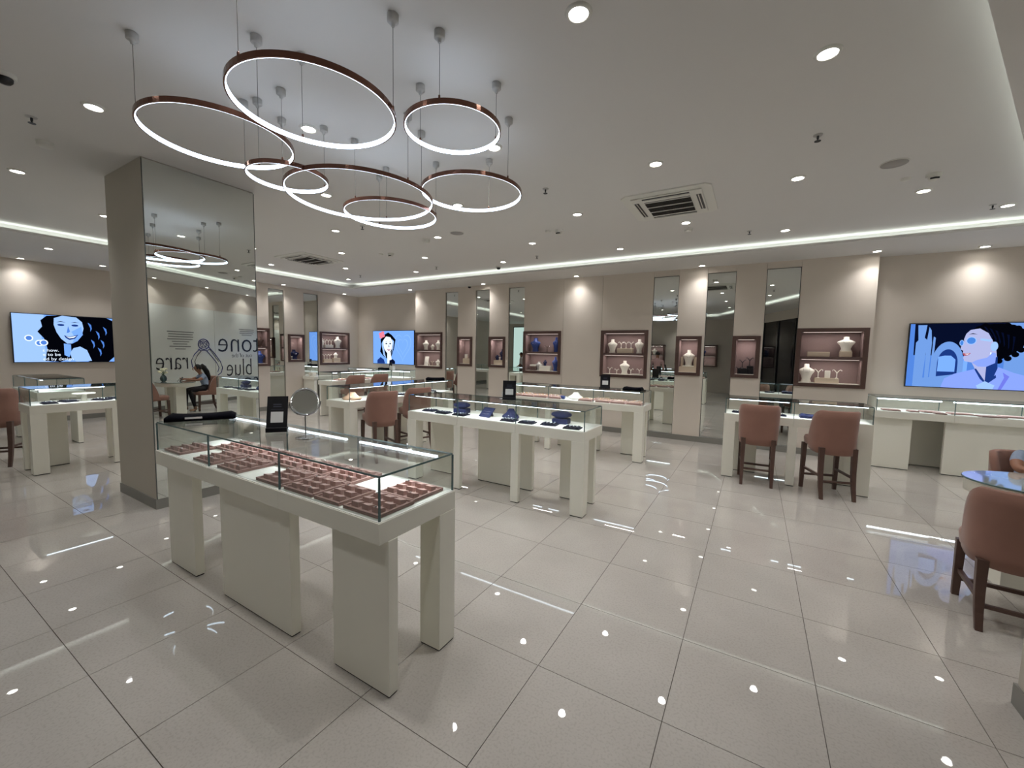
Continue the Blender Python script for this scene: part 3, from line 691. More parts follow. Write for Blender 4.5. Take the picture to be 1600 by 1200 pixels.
# ---------------------------------------------------------------- ring trays, foreground case
def ring_tray(name, w, d, nx, ny, mt, mp):
    t = thing(name, '', 'tray'); hw = w / 2
    MB().box(-hw, hw, 0, d, 0, .009).build('base', mt, t, .003)
    rim = MB().box(-hw, hw, 0, .012, .009, .017).box(-hw, hw, d - .012, d, .009, .017).box(-hw, -hw + .012, .012, d - .012, .009, .017).box(hw - .012, hw, .012, d - .012, .009, .017)
    rim.build('rim', mt, t, .002)
    px, py = (w - .03) / nx, (d - .03) / ny
    me = None
    for i in range(nx):
        for j in range(ny):
            x, y = -hw + .015 + px * (i + .5), .015 + py * (j + .5)
            if me is None:
                a, b = px * .33, py * .30
                me = MB().add([(-a, -b, 0), (a, -b, 0), (a, b, 0), (-a, b, 0), (-a, -b * .9, .024), (a, -b * .9, .024), (a, b * .95, .016), (-a, b * .95, .016)], [(0, 3, 2, 1), (4, 5, 6, 7), (0, 1, 5, 4), (1, 2, 6, 5), (2, 3, 7, 6), (3, 0, 4, 7)]).mesh('ring_pad', mp)
            o = bpy.data.objects.new('ring_pad', me); C.objects.link(o); o.parent = t; o.location = (x, y, .009)
    k = 0
    for i in range(nx):
        for j in range(ny):
            k += 1
            if (k * 5) % 7 < 2:
                x, y = -hw + .015 + px * (i + .5), .015 + py * (j + .5)
                MB().lathe([(.004, .0), (.006, .003), (.001, .007)], 6, (x, y - py * .25, .034)).build('stone', 'diamond', t)
    return t
TR9 = ring_tray('ring_tray', .24, .222, 3, 3, 'tray_rose', 'pad_rose'); T9 = []
TR6 = ring_tray('ring_tray', .19, .222, 2, 3, 'tray_rose', 'pad_rose'); T6 = []
G3 = 'rose ring trays in the foreground case'; ZD = .8405
front = [(-.64, 9), (-.885, 6), (-1.12, 9), (-1.39, 9), (-1.83, 9), (-2.145, 9), (-2.585, 9)]
back = [(-.65, 9), (-1.115, 9), (-1.375, 9), (-1.63, 9), (-1.88, 9), (-2.13, 9), (-2.38, 9)]
for k, (x, n) in enumerate(front):
    put(TR9 if n == 9 else TR6, T9 if n == 9 else T6, (x, .036, ZD), 0, ORD[k] + ' rose ring tray from the right in the front row of the foreground case', G3)
for k, (x, n) in enumerate(back):
    put(TR9, T9, (x, .262, ZD), 0, ORD[k] + ' rose ring tray from the right in the rear row of the foreground case', G3)

def cushion(name, label, loc, rz, L, D, H, m, cat='cushion'):
    t = thing(name, label, cat, loc, rz); rings = []
    for i in range(15):
        u = -1 + 2 * i / 14; h = H * (.72 + .28 * abs(u) ** 3) * (1 if abs(u) < .97 else .55); dd = D * (1 if abs(u) < .97 else .9)
        rings.append([(u * L / 2, -dd / 2, 0), (u * L / 2, -dd / 2, h * .8), (u * L / 2, -dd * .38, h), (u * L / 2, dd * .38, h), (u * L / 2, dd / 2, h * .8), (u * L / 2, dd / 2, 0)])
    MB().loft(rings, True).build('body', m, t)
    return t
ZG = 1.0405
c = cushion('presentation_tray', 'navy velvet presentation tray on top of the foreground case', (-2.67, .26, ZG), math.radians(62), .42, .17, .05, 'black_velvet', 'tray')
MB().box(-.09, .01, -.0865, -.0845, .016, .03).build('name_plate', 'card_white', c)
cushion('presentation_tray', 'black velvet presentation tray on the far end of the case beyond the stools', (-4.3, 4.72, ZG), math.radians(35), .34, .2, .05, 'black_velvet', 'tray')
cushion('presentation_tray', 'black velvet hump-shaped tray on the right end of the rear case', (-.72, 5.16, ZG), 0, .28, .2, .055, 'black_velvet', 'tray')
cushion('presentation_tray', 'black velvet tray on the counter in the far corner', (-8.05, 6.85, ZG), 0, .3, .18, .05, 'black_velvet', 'tray')
def card(label, loc, rz, w=.105, h=.2, lean=.07):
    t = thing('counter_card', label, 'sign', loc, rz, 'black counter cards')
    MB().add([(-w / 2, 0, .03), (w / 2, 0, .03), (w / 2, .006, .03), (-w / 2, .006, .03), (-w / 2, lean, h), (w / 2, lean, h), (w / 2, lean + .006, h), (-w / 2, lean + .006, h)],
             [(0, 3, 2, 1), (4, 5, 6, 7), (0, 1, 5, 4), (1, 2, 6, 5), (2, 3, 7, 6), (3, 0, 4, 7)]).build('board', 'card_black', t)
    MB().box(-w / 2 - .002, w / 2 + .002, -.012, .035, 0, .03).build('foot_or_shadow_gap', 'card_black', t, .003)
    def patch(x0, x1, z0, z1, m, name):
        y = lambda z: (z - .03) / (h - .03) * lean - .0012
        MB().add([(x0, y(z0), z0), (x1, y(z0), z0), (x1, y(z1), z1), (x0, y(z1), z1)], [(0, 1, 2, 3)]).build(name, m, t)
    patch(-w * .3, w * .3, h * .27, h * .57, 'card_white', 'white_patch')
    patch(-w * .2, w * .2, h * .76, h * .79, 'card_grey', 'print_line'); patch(-w * .2, w * .2, h * .70, h * .73, 'card_grey', 'print_line'); patch(-w * .3, w * .3, h * .63, h * .645, 'card_grey', 'print_line')
    return t
card('black counter card with a white square on the foreground case', (-1.76, .30, ZG), .85, .12, .225, .06)
card('black counter card with a white square on the middle case', (-1.52, 2.80, ZG), .45, .15, .22, .02)
card('black counter card with a white square on the rear case', (-1.15, 5.12, ZG), .3, .15, .22, .02)
card('black counter card in the far corner below the screen', (-7.85, 6.9, ZG), 0, .11, .2, .02)
# vanity mirror on stand
t = thing('vanity_mirror', 'round chrome vanity mirror on a stand on the foreground case', 'mirror', (-1.45, .30, ZG), 1.0)
MB().lathe([(.055, 0), (.056, .006), (.045, .012), (.012, .016), (.005, .02)], 28).build('base', 'chrome', t)
MB().tube([(0, 0, .015), (0, 0, .138)], .004, 10).build('stem', 'chrome', t)
def disc_y(r0, r1, y0, y1, zc, n=36, sm=True, tilt=.5):
    mb = MB(); prof = [(r0, y0), (r1, y0), (r1, y1), (r0, y1)]; vs = []; fs = []
    for i in range(n):
        a = 2 * PI * i / n; vs += [(q * math.cos(a), y + q * math.sin(a) * tilt, zc + q * math.sin(a)) for q, y in prof]
    for i in range(n):
        j = (i + 1) % n
        for q in range(4): fs.append((i * 4 + q, j * 4 + q, j * 4 + (q + 1) % 4, i * 4 + (q + 1) % 4))
    return mb.add(vs, fs, sm)
disc_y(.069, .079, -.008, .010, .222).build('rim', 'chrome', t, .002)
disc_y(.0005, .070, -.004, .004, .222, 36, False).build('looking_glass', 'mirror', t)
MB().tube([(.085 * math.cos(a), 0, .222 + .085 * math.sin(a)) for a in [PI + i * PI / 16 for i in range(17)]], .0035, 8).build('yoke', 'chrome', t)

# ---------------------------------------------------------------- jewellery stands
def bust(label, pos, m='cream', h=.2, w=.16, grp='necklace busts', tilt=0.0):
    loc, rz = pos; t = thing('necklace_bust', label, 'bust', loc, rz + tilt, grp)
    P = [(.30, .16, 0, 0), (.33, .17, .03, 0), (.26, .15, .18, 0), (.34, .17, .40, -.02), (.5, .2, .60, -.03), (.48, .2, .68, -.02), (.3, .19, .76, .01), (.17, .16, .82, .03), (.155, .15, .97, .04), (.15, .14, 1.0, .04)]
    n = 20; rings = [[(w * a * math.cos(2 * PI * i / n), w * (c + b * math.sin(2 * PI * i / n)), h * z) for i in range(n)] for a, b, z, c in P]
    MB().loft(rings).build('torso', m, t)
    MB().tube([(w * .2 * math.cos(a), -w * .215 - .002, h * (.74 + .20 * math.sin(a))) for a in [PI + i * PI / 10 for i in range(11)]], .0016, 5).build('necklace', 'silver', t)
    return t
def etree(label, pos, h=.1, m='cream', grp='earring trees'):
    loc, rz = pos; t = thing('earring_tree', label, 'earring stand', loc, rz, grp)
    MB().lathe([(.022, 0), (.023, .004), (.006, .01)], 14).build('base', m, t)
    MB().tube([(0, 0, .005), (0, 0, h * .62)], .006, 8).build('stem', m, t)
    for s in (-1, 1):
        a = MB().tube([(0, 0, h * .6), (s * h * .14, 0, h * .82), (s * h * .3, 0, h * .98), (s * h * .42, 0, h * .93)], [.006, .0058, .0052, .0045], 8).build('arm', m, t)
        MB().ellipsoid((s * h * .42, 0, h * .84), .005, .005, .008, 8, 5).build('earring', 'diamond', a)
    return t
def block(name, label, pos, w, d, h, m, cat='riser', grp=None):
    loc, rz = pos; t = thing(name, label, cat, loc, rz, grp)
    MB().box(-w / 2, w / 2, -d / 2, d / 2, .003, h - .004).build('body', m, t, .003)
    MB().box(-w / 2 + .004, w / 2 - .004, -d / 2 + .004, d / 2 - .004, h - .005, h).build('top_pad', m, t)
    MB().box(-w / 2 + .005, w / 2 - .005, -d / 2 + .005, d / 2 - .005, 0, .004).build('base', m, t)
    return t
def slab(label, pos, w, d, h, m, lean, grp='slanted display pads'):     # leaning pad with a foot
    loc, rz = pos; t = thing('display_pad', label, 'display pad', loc, rz, grp)
    MB().add([(-w / 2, -d / 2, 0), (w / 2, -d / 2, 0), (w / 2, -d / 2 + .014, 0), (-w / 2, -d / 2 + .014, 0), (-w / 2, -d / 2 + lean, h), (w / 2, -d / 2 + lean, h), (w / 2, -d / 2 + lean + .014, h), (-w / 2, -d / 2 + lean + .014, h)],
             [(0, 3, 2, 1), (4, 5, 6, 7), (0, 1, 5, 4), (1, 2, 6, 5), (2, 3, 7, 6), (3, 0, 4, 7)]).build('pad', m, t, .003)
    MB().bar((0, -d / 2 + lean + .005, h * .9), (0, -d / 2 + lean + .01 + h * .35, 0), .02).build('prop', m, t)
    for k in range(2): MB().tube([(-w * .3 + i * w * .06, -d / 2 + lean * (.35 + .25 * k) - .003, h * (.35 + .25 * k) + .004 * math.sin(i)) for i in range(11)], .002, 5).build('bracelet', 'silver', t)
    return t
S_ = spot_in
def lift(pos, dz): (a, b, c), r = pos; return ((a, b, c + dz), r)
# niche 1
bust('white bust at left on the upper shelf of the niche beside the flower-woman screen', S_('n1', .26, .11, True), 'cream', .25, .2)
bust('short white bust at mid upper shelf of the niche beside the flower-woman screen', S_('n1', .50, .10, True), 'cream', .15, .13)
bust('tall white bust at right on the upper shelf of the niche beside the flower-woman screen', S_('n1', .68, .12, True), 'cream', .25, .18)
slab('white leaning pad on the lower shelf of the niche beside the flower-woman screen', S_('n1', .30, .09), .13, .06, .24, 'cream', .05)
etree('small earring tree on the lower shelf of the niche beside the flower-woman screen', S_('n1', .50, .09), .12, 'beige')
bust('white bust on the lower shelf of the niche beside the flower-woman screen', S_('n1', .68, .11), 'cream', .17, .16)
# niche 2, 3
block('riser', 'beige riser in the small niche with the tall white post', S_('n2', .24, .11), .24, .12, .13, 'beige')
block('ring_block', 'white ring block standing on the riser beside the tall post', lift(S_('n2', .19, .11), .13), .08, .05, .1, 'cream', 'ring stand')
block('bracelet_post', 'tall slim white post in a small niche', lift(S_('n2', .31, .12), .13), .028, .028, .26, 'cream', 'ring stand')
block('riser', 'beige riser under the navy stands in a small niche', S_('n3', .23, .11), .26, .12, .11, 'beige')
bust('small navy bust at left on the riser in a small niche', lift(S_('n3', .17, .1), .11), 'navy', .12, .12)
etree('small white earring tree between the navy stands', lift(S_('n3', .25, .09), .11), .07)
bust('tall navy bust at right on the riser in a small niche', lift(S_('n3', .30, .12), .11), 'navy', .26, .14)
# niche 4
bust('large bright blue bust on the upper shelf of the blue niche', S_('n4', .24, .12, True), 'blue_bust', .31, .25)
etree('dark earring tree in the middle of the blue niche', S_('n4', .54, .1, True), .14, 'walnut')
bust('slim bright blue bust at right on the upper shelf of the blue niche', S_('n4', .75, .12, True), 'blue_bust', .32, .16)
block('ring_block', 'dark box with white trays stacked on the lower shelf of the blue niche', S_('n4', .22, .1), .15, .12, .09, 'niche_shelf', 'box')
block('ring_tray', 'white tray on the dark box in the blue niche', lift(S_('n4', .20, .1), .09), .13, .1, .04, 'cream', 'tray')
bust('pale low bust on the lower shelf of the blue niche', lift(S_('n4', .33, .14), .0), 'canopy_metal', .2, .2)
block('riser', 'white low riser on the lower shelf of the blue niche', S_('n4', .51, .1), .27, .1, .11, 'cream')
bust('navy small bust on the white riser in the blue niche', lift(S_('n4', .50, .1), .11), 'navy', .13, .1)
bust('bright blue bust at right on the lower shelf of the blue niche', S_('n4', .75, .1), 'blue_bust', .31, .15)
# niche 5
bust('white bust left of the trio of earring trees on an upper shelf', S_('n5', .20, .11, True), 'cream', .28, .2)
block('riser', 'beige riser under three earring trees on an upper shelf', S_('n5', .47, .1, True), .31, .12, .10, 'beige')
for k in range(3): etree(['left', 'middle', 'right'][k] + ' earring tree of three on the beige upper riser', lift(S_('n5', .38 + .1 * k, .1, True), .10), .13)
bust('white bust right of the trio of earring trees on an upper shelf', S_('n5', .74, .11, True), 'cream', .28, .18)
etree('earring tree at far left of the lower shelf beneath the trio', S_('n5', .17, .08), .13)
etree('second earring tree from the left on the lower shelf beneath the trio', S_('n5', .31, .1), .1)
bust('white bust in the middle of the lower shelf beneath the trio', S_('n5', .46, .13), 'cream', .27, .2)
etree('earring tree right of the bust on the lower shelf beneath the trio', S_('n5', .60, .08), .12)
etree('earring tree at far right of the lower shelf beneath the trio', S_('n5', .76, .1), .12)
block('ring_tray', 'flat white tray at right on the lower shelf beneath the trio', S_('n5', .70, .045), .15, .05, .02, 'cream', 'tray')
# niche 6, 7
block('riser', 'beige base block in the niche with one white bust', S_('n6', .205, .12), .3, .16, .10, 'beige')
bust('white bust standing alone in a small niche', lift(S_('n6', .21, .13), .10), 'cream', .31, .21)
block('bracelet_post', 'beige roll at left of the lone white bust', lift(S_('n6', .095, .15), .10), .05, .05, .18, 'beige', 'bracelet roll')
block('bracelet_post', 'beige roll at right of the lone white bust', lift(S_('n6', .32, .15), .10), .05, .05, .18, 'beige', 'bracelet roll')
block('ring_tray', 'flat white tray in front of the lone white bust', lift(S_('n6', .21, .065), .10), .2, .04, .018, 'cream', 'tray')
for k, (u, d, dz, h) in enumerate([(.11, .06, 0, .12), (.16, .10, .11, .14), (.27, .11, .15, .14), (.28, .06, 0, .12)]):
    etree(['low black earring stand at left', 'raised black earring stand at left', 'raised black earring stand at right', 'low black earring stand at right'][k] + ' of the small niche with black stands', lift(S_('n7', u, d), dz), h, 'card_black')
block('riser', 'dark riser with a pale top in the niche with black stands, lower one', S_('n7', .16, .13), .14, .1, .10, 'card_black')
block('riser', 'dark riser with a pale top in the niche with black stands, higher one', S_('n7', .28, .14), .1, .1, .14, 'card_black')
# niche 8
block('riser', 'empty beige riser on the upper shelf of the niche nearest the sunglasses screen', S_('n8', .30, .12, True), .29, .12, .08, 'beige')
block('riser', 'beige stand under the upper white bust nearest the sunglasses screen', S_('n8', .65, .12, True), .15, .11, .09, 'beige')
bust('upper white bust of the niche nearest the sunglasses screen', lift(S_('n8', .65, .12, True), .09), 'cream', .23, .23)
bust('lower white bust of the niche nearest the sunglasses screen', S_('n8', .16, .10), 'cream', .30, .22)
block('riser', 'beige riser on the lower shelf of the niche nearest the sunglasses screen', S_('n8', .43, .1), .31, .12, .08, 'beige')
etree('left earring tree on the lower riser nearest the sunglasses screen', lift(S_('n8', .32, .1), .08), .14)
etree('right earring tree on the lower riser nearest the sunglasses screen', lift(S_('n8', .56, .1), .08), .14)
block('bracelet_post', 'white bracelet block between two earring trees nearest the sunglasses screen', lift(S_('n8', .44, .1), .08), .07, .05, .12, 'cream', 'bracelet roll')
# side wall niches
bust('dark bust on the upper shelf of the niche half hidden by the pillar', S_('a', .74, .1, True), 'walnut', .24, .18)
etree('white earring tree on the upper shelf of the niche half hidden by the pillar', S_('a', .60, .08, True), .16)
bust('blue bust on the lower shelf of the niche half hidden by the pillar', S_('a', .72, .1), 'blue_bust', .3, .26)
bust('navy bust in the small niche beyond the pillar', S_('b', .21, .1), 'navy', .26, .26)
etree('white earring tree in the small niche beyond the pillar', S_('b', .13, .07), .1)
bust('white bust partly hidden at left of the far corner niche', S_('c', .12, .1, True), 'cream', .27, .16)
block('riser', 'white riser on the upper shelf of the far corner niche', S_('c', .33, .1, True), .26, .1, .09, 'cream')
for k in range(3): etree(['left', 'middle', 'right'][k] + ' earring tree on the upper riser of the far corner niche', lift(S_('c', .24 + .09 * k, .1, True), .09), .15)
bust('large white bust at right of the far corner niche', S_('c', .63, .1, True), 'cream', .33, .25)
block('riser', 'left beige riser on the lower shelf of the far corner niche', S_('c', .28, .1), .26, .1, .1, 'beige')
for k in range(3): etree(['left', 'middle', 'right'][k] + ' earring tree on the lower beige riser of the far corner niche', lift(S_('c', .19 + .09 * k, .1), .10), .14)
block('riser', 'right beige riser on the lower shelf of the far corner niche', S_('c', .58, .1), .22, .1, .13, 'beige')
bust('small white bust on the lower right riser of the far corner niche', lift(S_('c', .56, .1), .13), 'cream', .16, .16)

# wall cabinets and cases behind the camera, seen only in the mirrors
niche('R', 'r1', -1.45, -.55, 'wall cabinet with a blue bust behind the camera, nearer the shop front', True)
niche('R', 'r2', -3.6, -2.7, 'wall cabinet with a white bust behind the camera', True)
bust('blue bust in the upper cabinet shelf behind the camera', S_('r1', .55, .1, True), 'blue_bust', .28, .24)
etree('dark earring stand in the lower cabinet shelf behind the camera', S_('r1', .5, .1), .2, 'card_black')
bust('white bust in the upper cabinet shelf behind the camera', S_('r2', .45, .1, True), 'cream', .28, .24)
bust('white bust in the lower cabinet shelf behind the camera', S_('r2', .3, .1), 'cream', .25, .2)
case('display_case', 'white display case behind the camera next to the standing person', (-4.3, -3.1, 0), 0, L3, 3)
case('display_case', 'white display case behind the camera farther from the shop front', (-7.6, -3.1, 0), 0, L3, 3)
card('black counter card behind the camera, seen in a mirror strip', (-2.9, -2.85, ZG), PI, .15, .22, .02)
# ---------------------------------------------------------------- contents of the other cases
def navy_tray(name='stud_tray', w=.17, d=.13):
    t = thing(name, '', 'tray')
    MB().box(-w / 2, w / 2, -d / 2, d / 2, 0, .012).build('base', 'tray_navy', t, .003)
    for i in range(4):
        MB().box(-w / 2 + .012 + i * (w - .02) / 4, -w / 2 + .012 + i * (w - .02) / 4 + .026, -d / 2 + .012, d / 2 - .012, .012, .022).build('pad', 'tray_navy', t, .002)
        for j in range(2):
            MB().lathe([(.005, 0), (.007, .004), (.002, .009)], 6, (-w / 2 + .025 + i * (w - .02) / 4, -d * .2 + j * d * .35, .021)).build('stud', 'diamond', t)
    return t
NT = navy_tray(); NU = []
G4 = 'navy stud trays'
for k, (x, y, rz) in enumerate([(-.66, 2.60, .1), (-.93, 2.64, .1), (-1.17, 2.60, .05), (-1.40, 2.61, .05), (-2.05, 2.60, 0), (-2.31, 2.60, 0), (-2.55, 2.64, .05)]):
    put(NT, NU, (x, y, ZD), rz, ORD[k] + ' navy stud tray from the right in the middle case', G4)
block('riser', 'navy block in the middle case under the bust at its right end', ((-.87, 2.80, ZD), .1), .17, .12, .055, 'navy')
def low_bust(label, pos, m, w=.2, neck=True):      # broad shallow collar stand
    loc, rz = pos; t = thing('collar_stand', label, 'bust', loc, rz, 'collar stands'); n = 22
    P = [(.30, .22, 0, 0), (.42, .26, .03, 0), (.5, .28, .2, 0), (.44, .26, .35, .02), (.26, .18, .62, .06), (.15, .12, 1.0, .08)]
    if not neck: P = [(.26, .2, 0, 0), (.32, .22, .06, 0), (.56, .34, .24, -.02), (.6, .36, .36, 0), (.56, .33, .5, .04), (.36, .2, .62, .08), (.2, .12, .66, .1)]
    MB().loft([[(w * a * math.cos(2 * PI * i / n), w * (c + b * math.sin(2 * PI * i / n)), .11 * z) for i in range(n)] for a, b, z, c in P]).build('collar', m, t)
    MB().lathe([(.006, 0), (.01, .005), (.002, .012)], 8, (0, -w * .27, .035)).build('pendant', 'diamond', t); return t
low_bust('navy collar stand on the block at the right end of the middle case', ((-.87, 2.80, ZD + .055), .1), 'navy', .19, False)
low_bust('navy collar stand in the centre of the middle case', ((-1.46, 2.74, ZD), .15), 'navy', .21)
slab('navy leaning pad in the middle case', ((-1.75, 2.70, ZD), -.2), .17, .12, .10, 'navy', .1)
block('riser', 'navy block in the middle case under the bust near its left end', ((-2.16, 2.76, ZD), .1), .17, .12, .055, 'navy')
low_bust('navy collar stand on the block near the left end of the middle case', ((-2.16, 2.76, ZD + .055), .1), 'navy', .19, False)
t = thing('acrylic_sign', 'small clear acrylic stand on the middle case', 'sign', (-1.62, 2.86, ZG), -.2)
MB().box(-.05, .05, 0, .004, .004, .09).build('sheet', 'glass', t); MB().box(-.05, .05, -.03, .03, 0, .004).build('foot_or_shadow_gap', 'card_white', t); MB().box(-.04, .04, -.002, -.0005, .02, .08).build('slip', 'card_white', t)
def pink_tray():
    t = thing('ring_tray', '', 'tray')
    MB().box(-.115, .115, -.1, .1, 0, .012).build('base', 'tray_rose', t, .003)
    for j in range(4):
        MB().tube([(-.105, -.075 + j * .05, .02), (.105, -.075 + j * .05, .02)], .013, 8).build('roll', 'pad_rose', t)
        for i in range(5): MB().lathe([(.006, 0), (.008, .004), (.002, .012)], 6, (-.085 + i * .0425, -.075 + j * .05, .031)).build('ring', 'silver' if (i + j) % 2 else 'gold', t)
    return t
PT = pink_tray(); PU = []
for k, x in enumerate([-.64, -.88, -1.12, -1.40, -1.92, -2.18, -2.42, -2.64]):
    put(PT, PU, (x, 5.0, ZD), 0, ORD[k] + ' pink ring tray from the right in the front of the rear case', 'pink ring trays')
for k, x in enumerate([-.68, -.95, -1.22, -2.05, -2.3, -2.56]):
    put(PT, PU, (x, 5.22, ZD), 0, ORD[k] + ' pink ring tray from the right at the back of the rear case', 'pink ring trays')
low_bust('white collar stand in the rear case', ((-1.63, 5.1, ZD), 0), 'cream', .26)
block('jewel_box', 'small violet-blue box in the rear case', ((-1.80, 4.97, ZD), .2), .07, .06, .05, 'blue_bust', 'box')
# short case
cushion('bracelet_roll', 'long navy roll in the short display case behind the stools', (1.55, 5.06, ZD), .05, .34, .12, .06, 'navy', 'tray')
block('jewel_box', 'blue box stack at right in the short display case', ((1.80, 5.16, ZD), 0), .13, .1, .085, 'blue_bust', 'box')
low_bust('black collar stand at right in the short display case', ((1.84, 5.02, ZD), 0), 'black_velvet', .13)
put(NT, NU, (.72, 5.05, ZD), 0, 'navy stud tray at the left of the short display case', G4)
put(NT, NU, (1.16, 5.05, ZD), 0, 'navy stud tray in the middle of the short display case', G4)
def flat_tray(label, x, y, rz, w=.2, d=.15, z=ZD):
    t = thing('flat_tray', label, 'tray', (x, y, z), rz, 'flat brown trays on the long counter')
    MB().box(-w / 2, w / 2, -d / 2, d / 2, 0, .014).build('base', 'tray_rose', t, .003)
    MB().box(-w / 2 + .01, w / 2 - .01, -d / 2 + .01, d / 2 - .01, .014, .018).build('pad', 'pad_rose', t)
    return t
for k, (x, y, w_) in enumerate([(2.62, 6.82, .2), (2.86, 6.83, .1), (3.06, 6.90, .2), (3.12, 6.76, .12), (3.36, 6.88, .24), (3.62, 6.78, .26), (3.86, 6.9, .24), (4.12, 6.8, .24)]):
    flat_tray(ORD[k] + ' flat brown tray from the left on the counter under the sunglasses screen', x, y, .1 * (k % 3), w_)
for k, (x, y) in enumerate([(-6.60, .24), (-6.68, .42), (-6.62, .72), (-6.72, .86), (-6.6, .95), (-6.7, 1.3)]):
    put(NT, NU, (x, y, ZD), .3 * k, ORD[k] + ' navy stud tray from the left in the case beside the pillar', G4)
t = thing('display_pedestal', 'white T-shaped display stand in the case left of the pillar', 'display stand', (-6.66, .56, ZD))
MB().lathe([(.035, 0), (.03, .02), (.028, .09)], 18).build('stem', 'cream', t); MB().lathe([(.03, .088), (.11, .094), (.11, .104), (.1, .108)], 24).build('plate', 'cream', t)
low_bust('peach collar stand at the near end of the case beside the stools', ((-4.2, 2.78, ZD), .7), 'peach', .28)
for k, (x, y) in enumerate([(-4.15, 3.2), (-4.3, 3.5), (-4.15, 3.75), (-4.25, 4.1), (-4.2, 4.5)]):
    put(NT, NU, (x, y, ZD), .2 * k, ORD[k] + ' navy stud tray from the near end in the case beside the stools', G4)
for k, (x, y) in enumerate([(-7.6, 5.1), (-7.7, 5.5), (-7.62, 5.9)]):
    put(PT, PU, (x, y, ZD), PI / 2, ORD[k] + ' pink ring tray from the near end in the far left case', 'pink ring trays')
block('jewel_box', 'white box on the narrow table in the far corner', ((XL + .2, 5.62, .84), .2), .14, .12, .09, 'cream', 'box')
etree('tall silver earring tree on the narrow table in the far corner', ((XL + .3, 5.5, .84), .4), .2, 'silver')
block('jewel_box', 'white pillar-shaped stand on the counter in the far corner', ((-7.75, 6.88, ZG), 0), .12, .1, .1, 'cream', 'box')
etree('earring tree on the case beside the stools', ((-4.2, 4.0, ZG), .2), .1, 'silver')

# ---------------------------------------------------------------- screens
def screen(label, loc, rz, W_, H_, art):
    t = thing('flat_screen', label, 'screen', loc, rz, 'wall screens')
    MB().box(0, W_, -.05, -.012, 0, H_).build('housing', 'dark_plastic', t, .004)
    MB().box(.2, W_ - .2, -.012, .0, .15, H_ - .15).build('wall_bracket', 'dark_plastic', t)
    b = .012; lay = [0]
    pic = MB().add([(b, -.0505, b), (W_ - b, -.0505, b), (W_ - b, -.0505, H_ - b), (b, -.0505, H_ - b)], [(0, 1, 2, 3)]).build('picture', 'sc_sky', t)
    def poly(pts, m, name='picture_area'):
        lay[0] += 1; y = -.0507 - lay[0] * .00012
        P = [(b + u * (W_ - 2 * b), y, b + (1 - v) * (H_ - 2 * b)) for u, v in pts]
        me = bpy.data.meshes.new(name); bm = bmesh.new(); vs = [bm.verts.new(p) for p in P]; f = bm.faces.new(vs); f.normal_update()
        bmesh.ops.triangulate(bm, faces=[f], ngon_method='EAR_CLIP'); bm.to_mesh(me); bm.free(); me.materials.append(MATS[m])
        o = bpy.data.objects.new(name, me); C.objects.link(o); o.parent = pic
    def word(txt, u, v, size, m):
        lay[0] += 1; o = text_mesh('caption', txt, size, m); o.parent = pic; o.location = (b + u * (W_ - 2 * b), -.0507 - lay[0] * .00012, b + (1 - v) * (H_ - 2 * b)); o.rotation_euler = (PI / 2, 0, 0)
    art(poly, word); return t
SE = 1.0
for n, c, e in [('sc_sky', (120, 170, 255), 1), ('sc_pale', (156, 194, 252), 1.0), ('sc_white', (226, 238, 255), 1.1), ('sc_mid', (84, 136, 226), .9), ('sc_deep', (30, 62, 140), .8), ('sc_navy', (8, 16, 44), .8), ('sc_black', (4, 5, 12), .8),
                ('sc_skin', (172, 178, 222), 1), ('sc_col', (112, 156, 226), .95), ('sc_peri', (134, 160, 248), 1), ('sc_lip', (178, 84, 96), .9), ('sc_glass', (70, 130, 216), 1), ('sc_pink', (236, 130, 150), 1), ('sc_violet', (110, 120, 226), 1)]:
    emis(n, c, e * SE)
el2 = lambda cx, cyy, a, b, a0=0, a1=360, n=24: [(cx + a * math.cos(math.radians(a0 + (a1 - a0) * i / n)), cyy + b * math.sin(math.radians(a0 + (a1 - a0) * i / n))) for i in range(n + (0 if a1 - a0 == 360 else 1))]
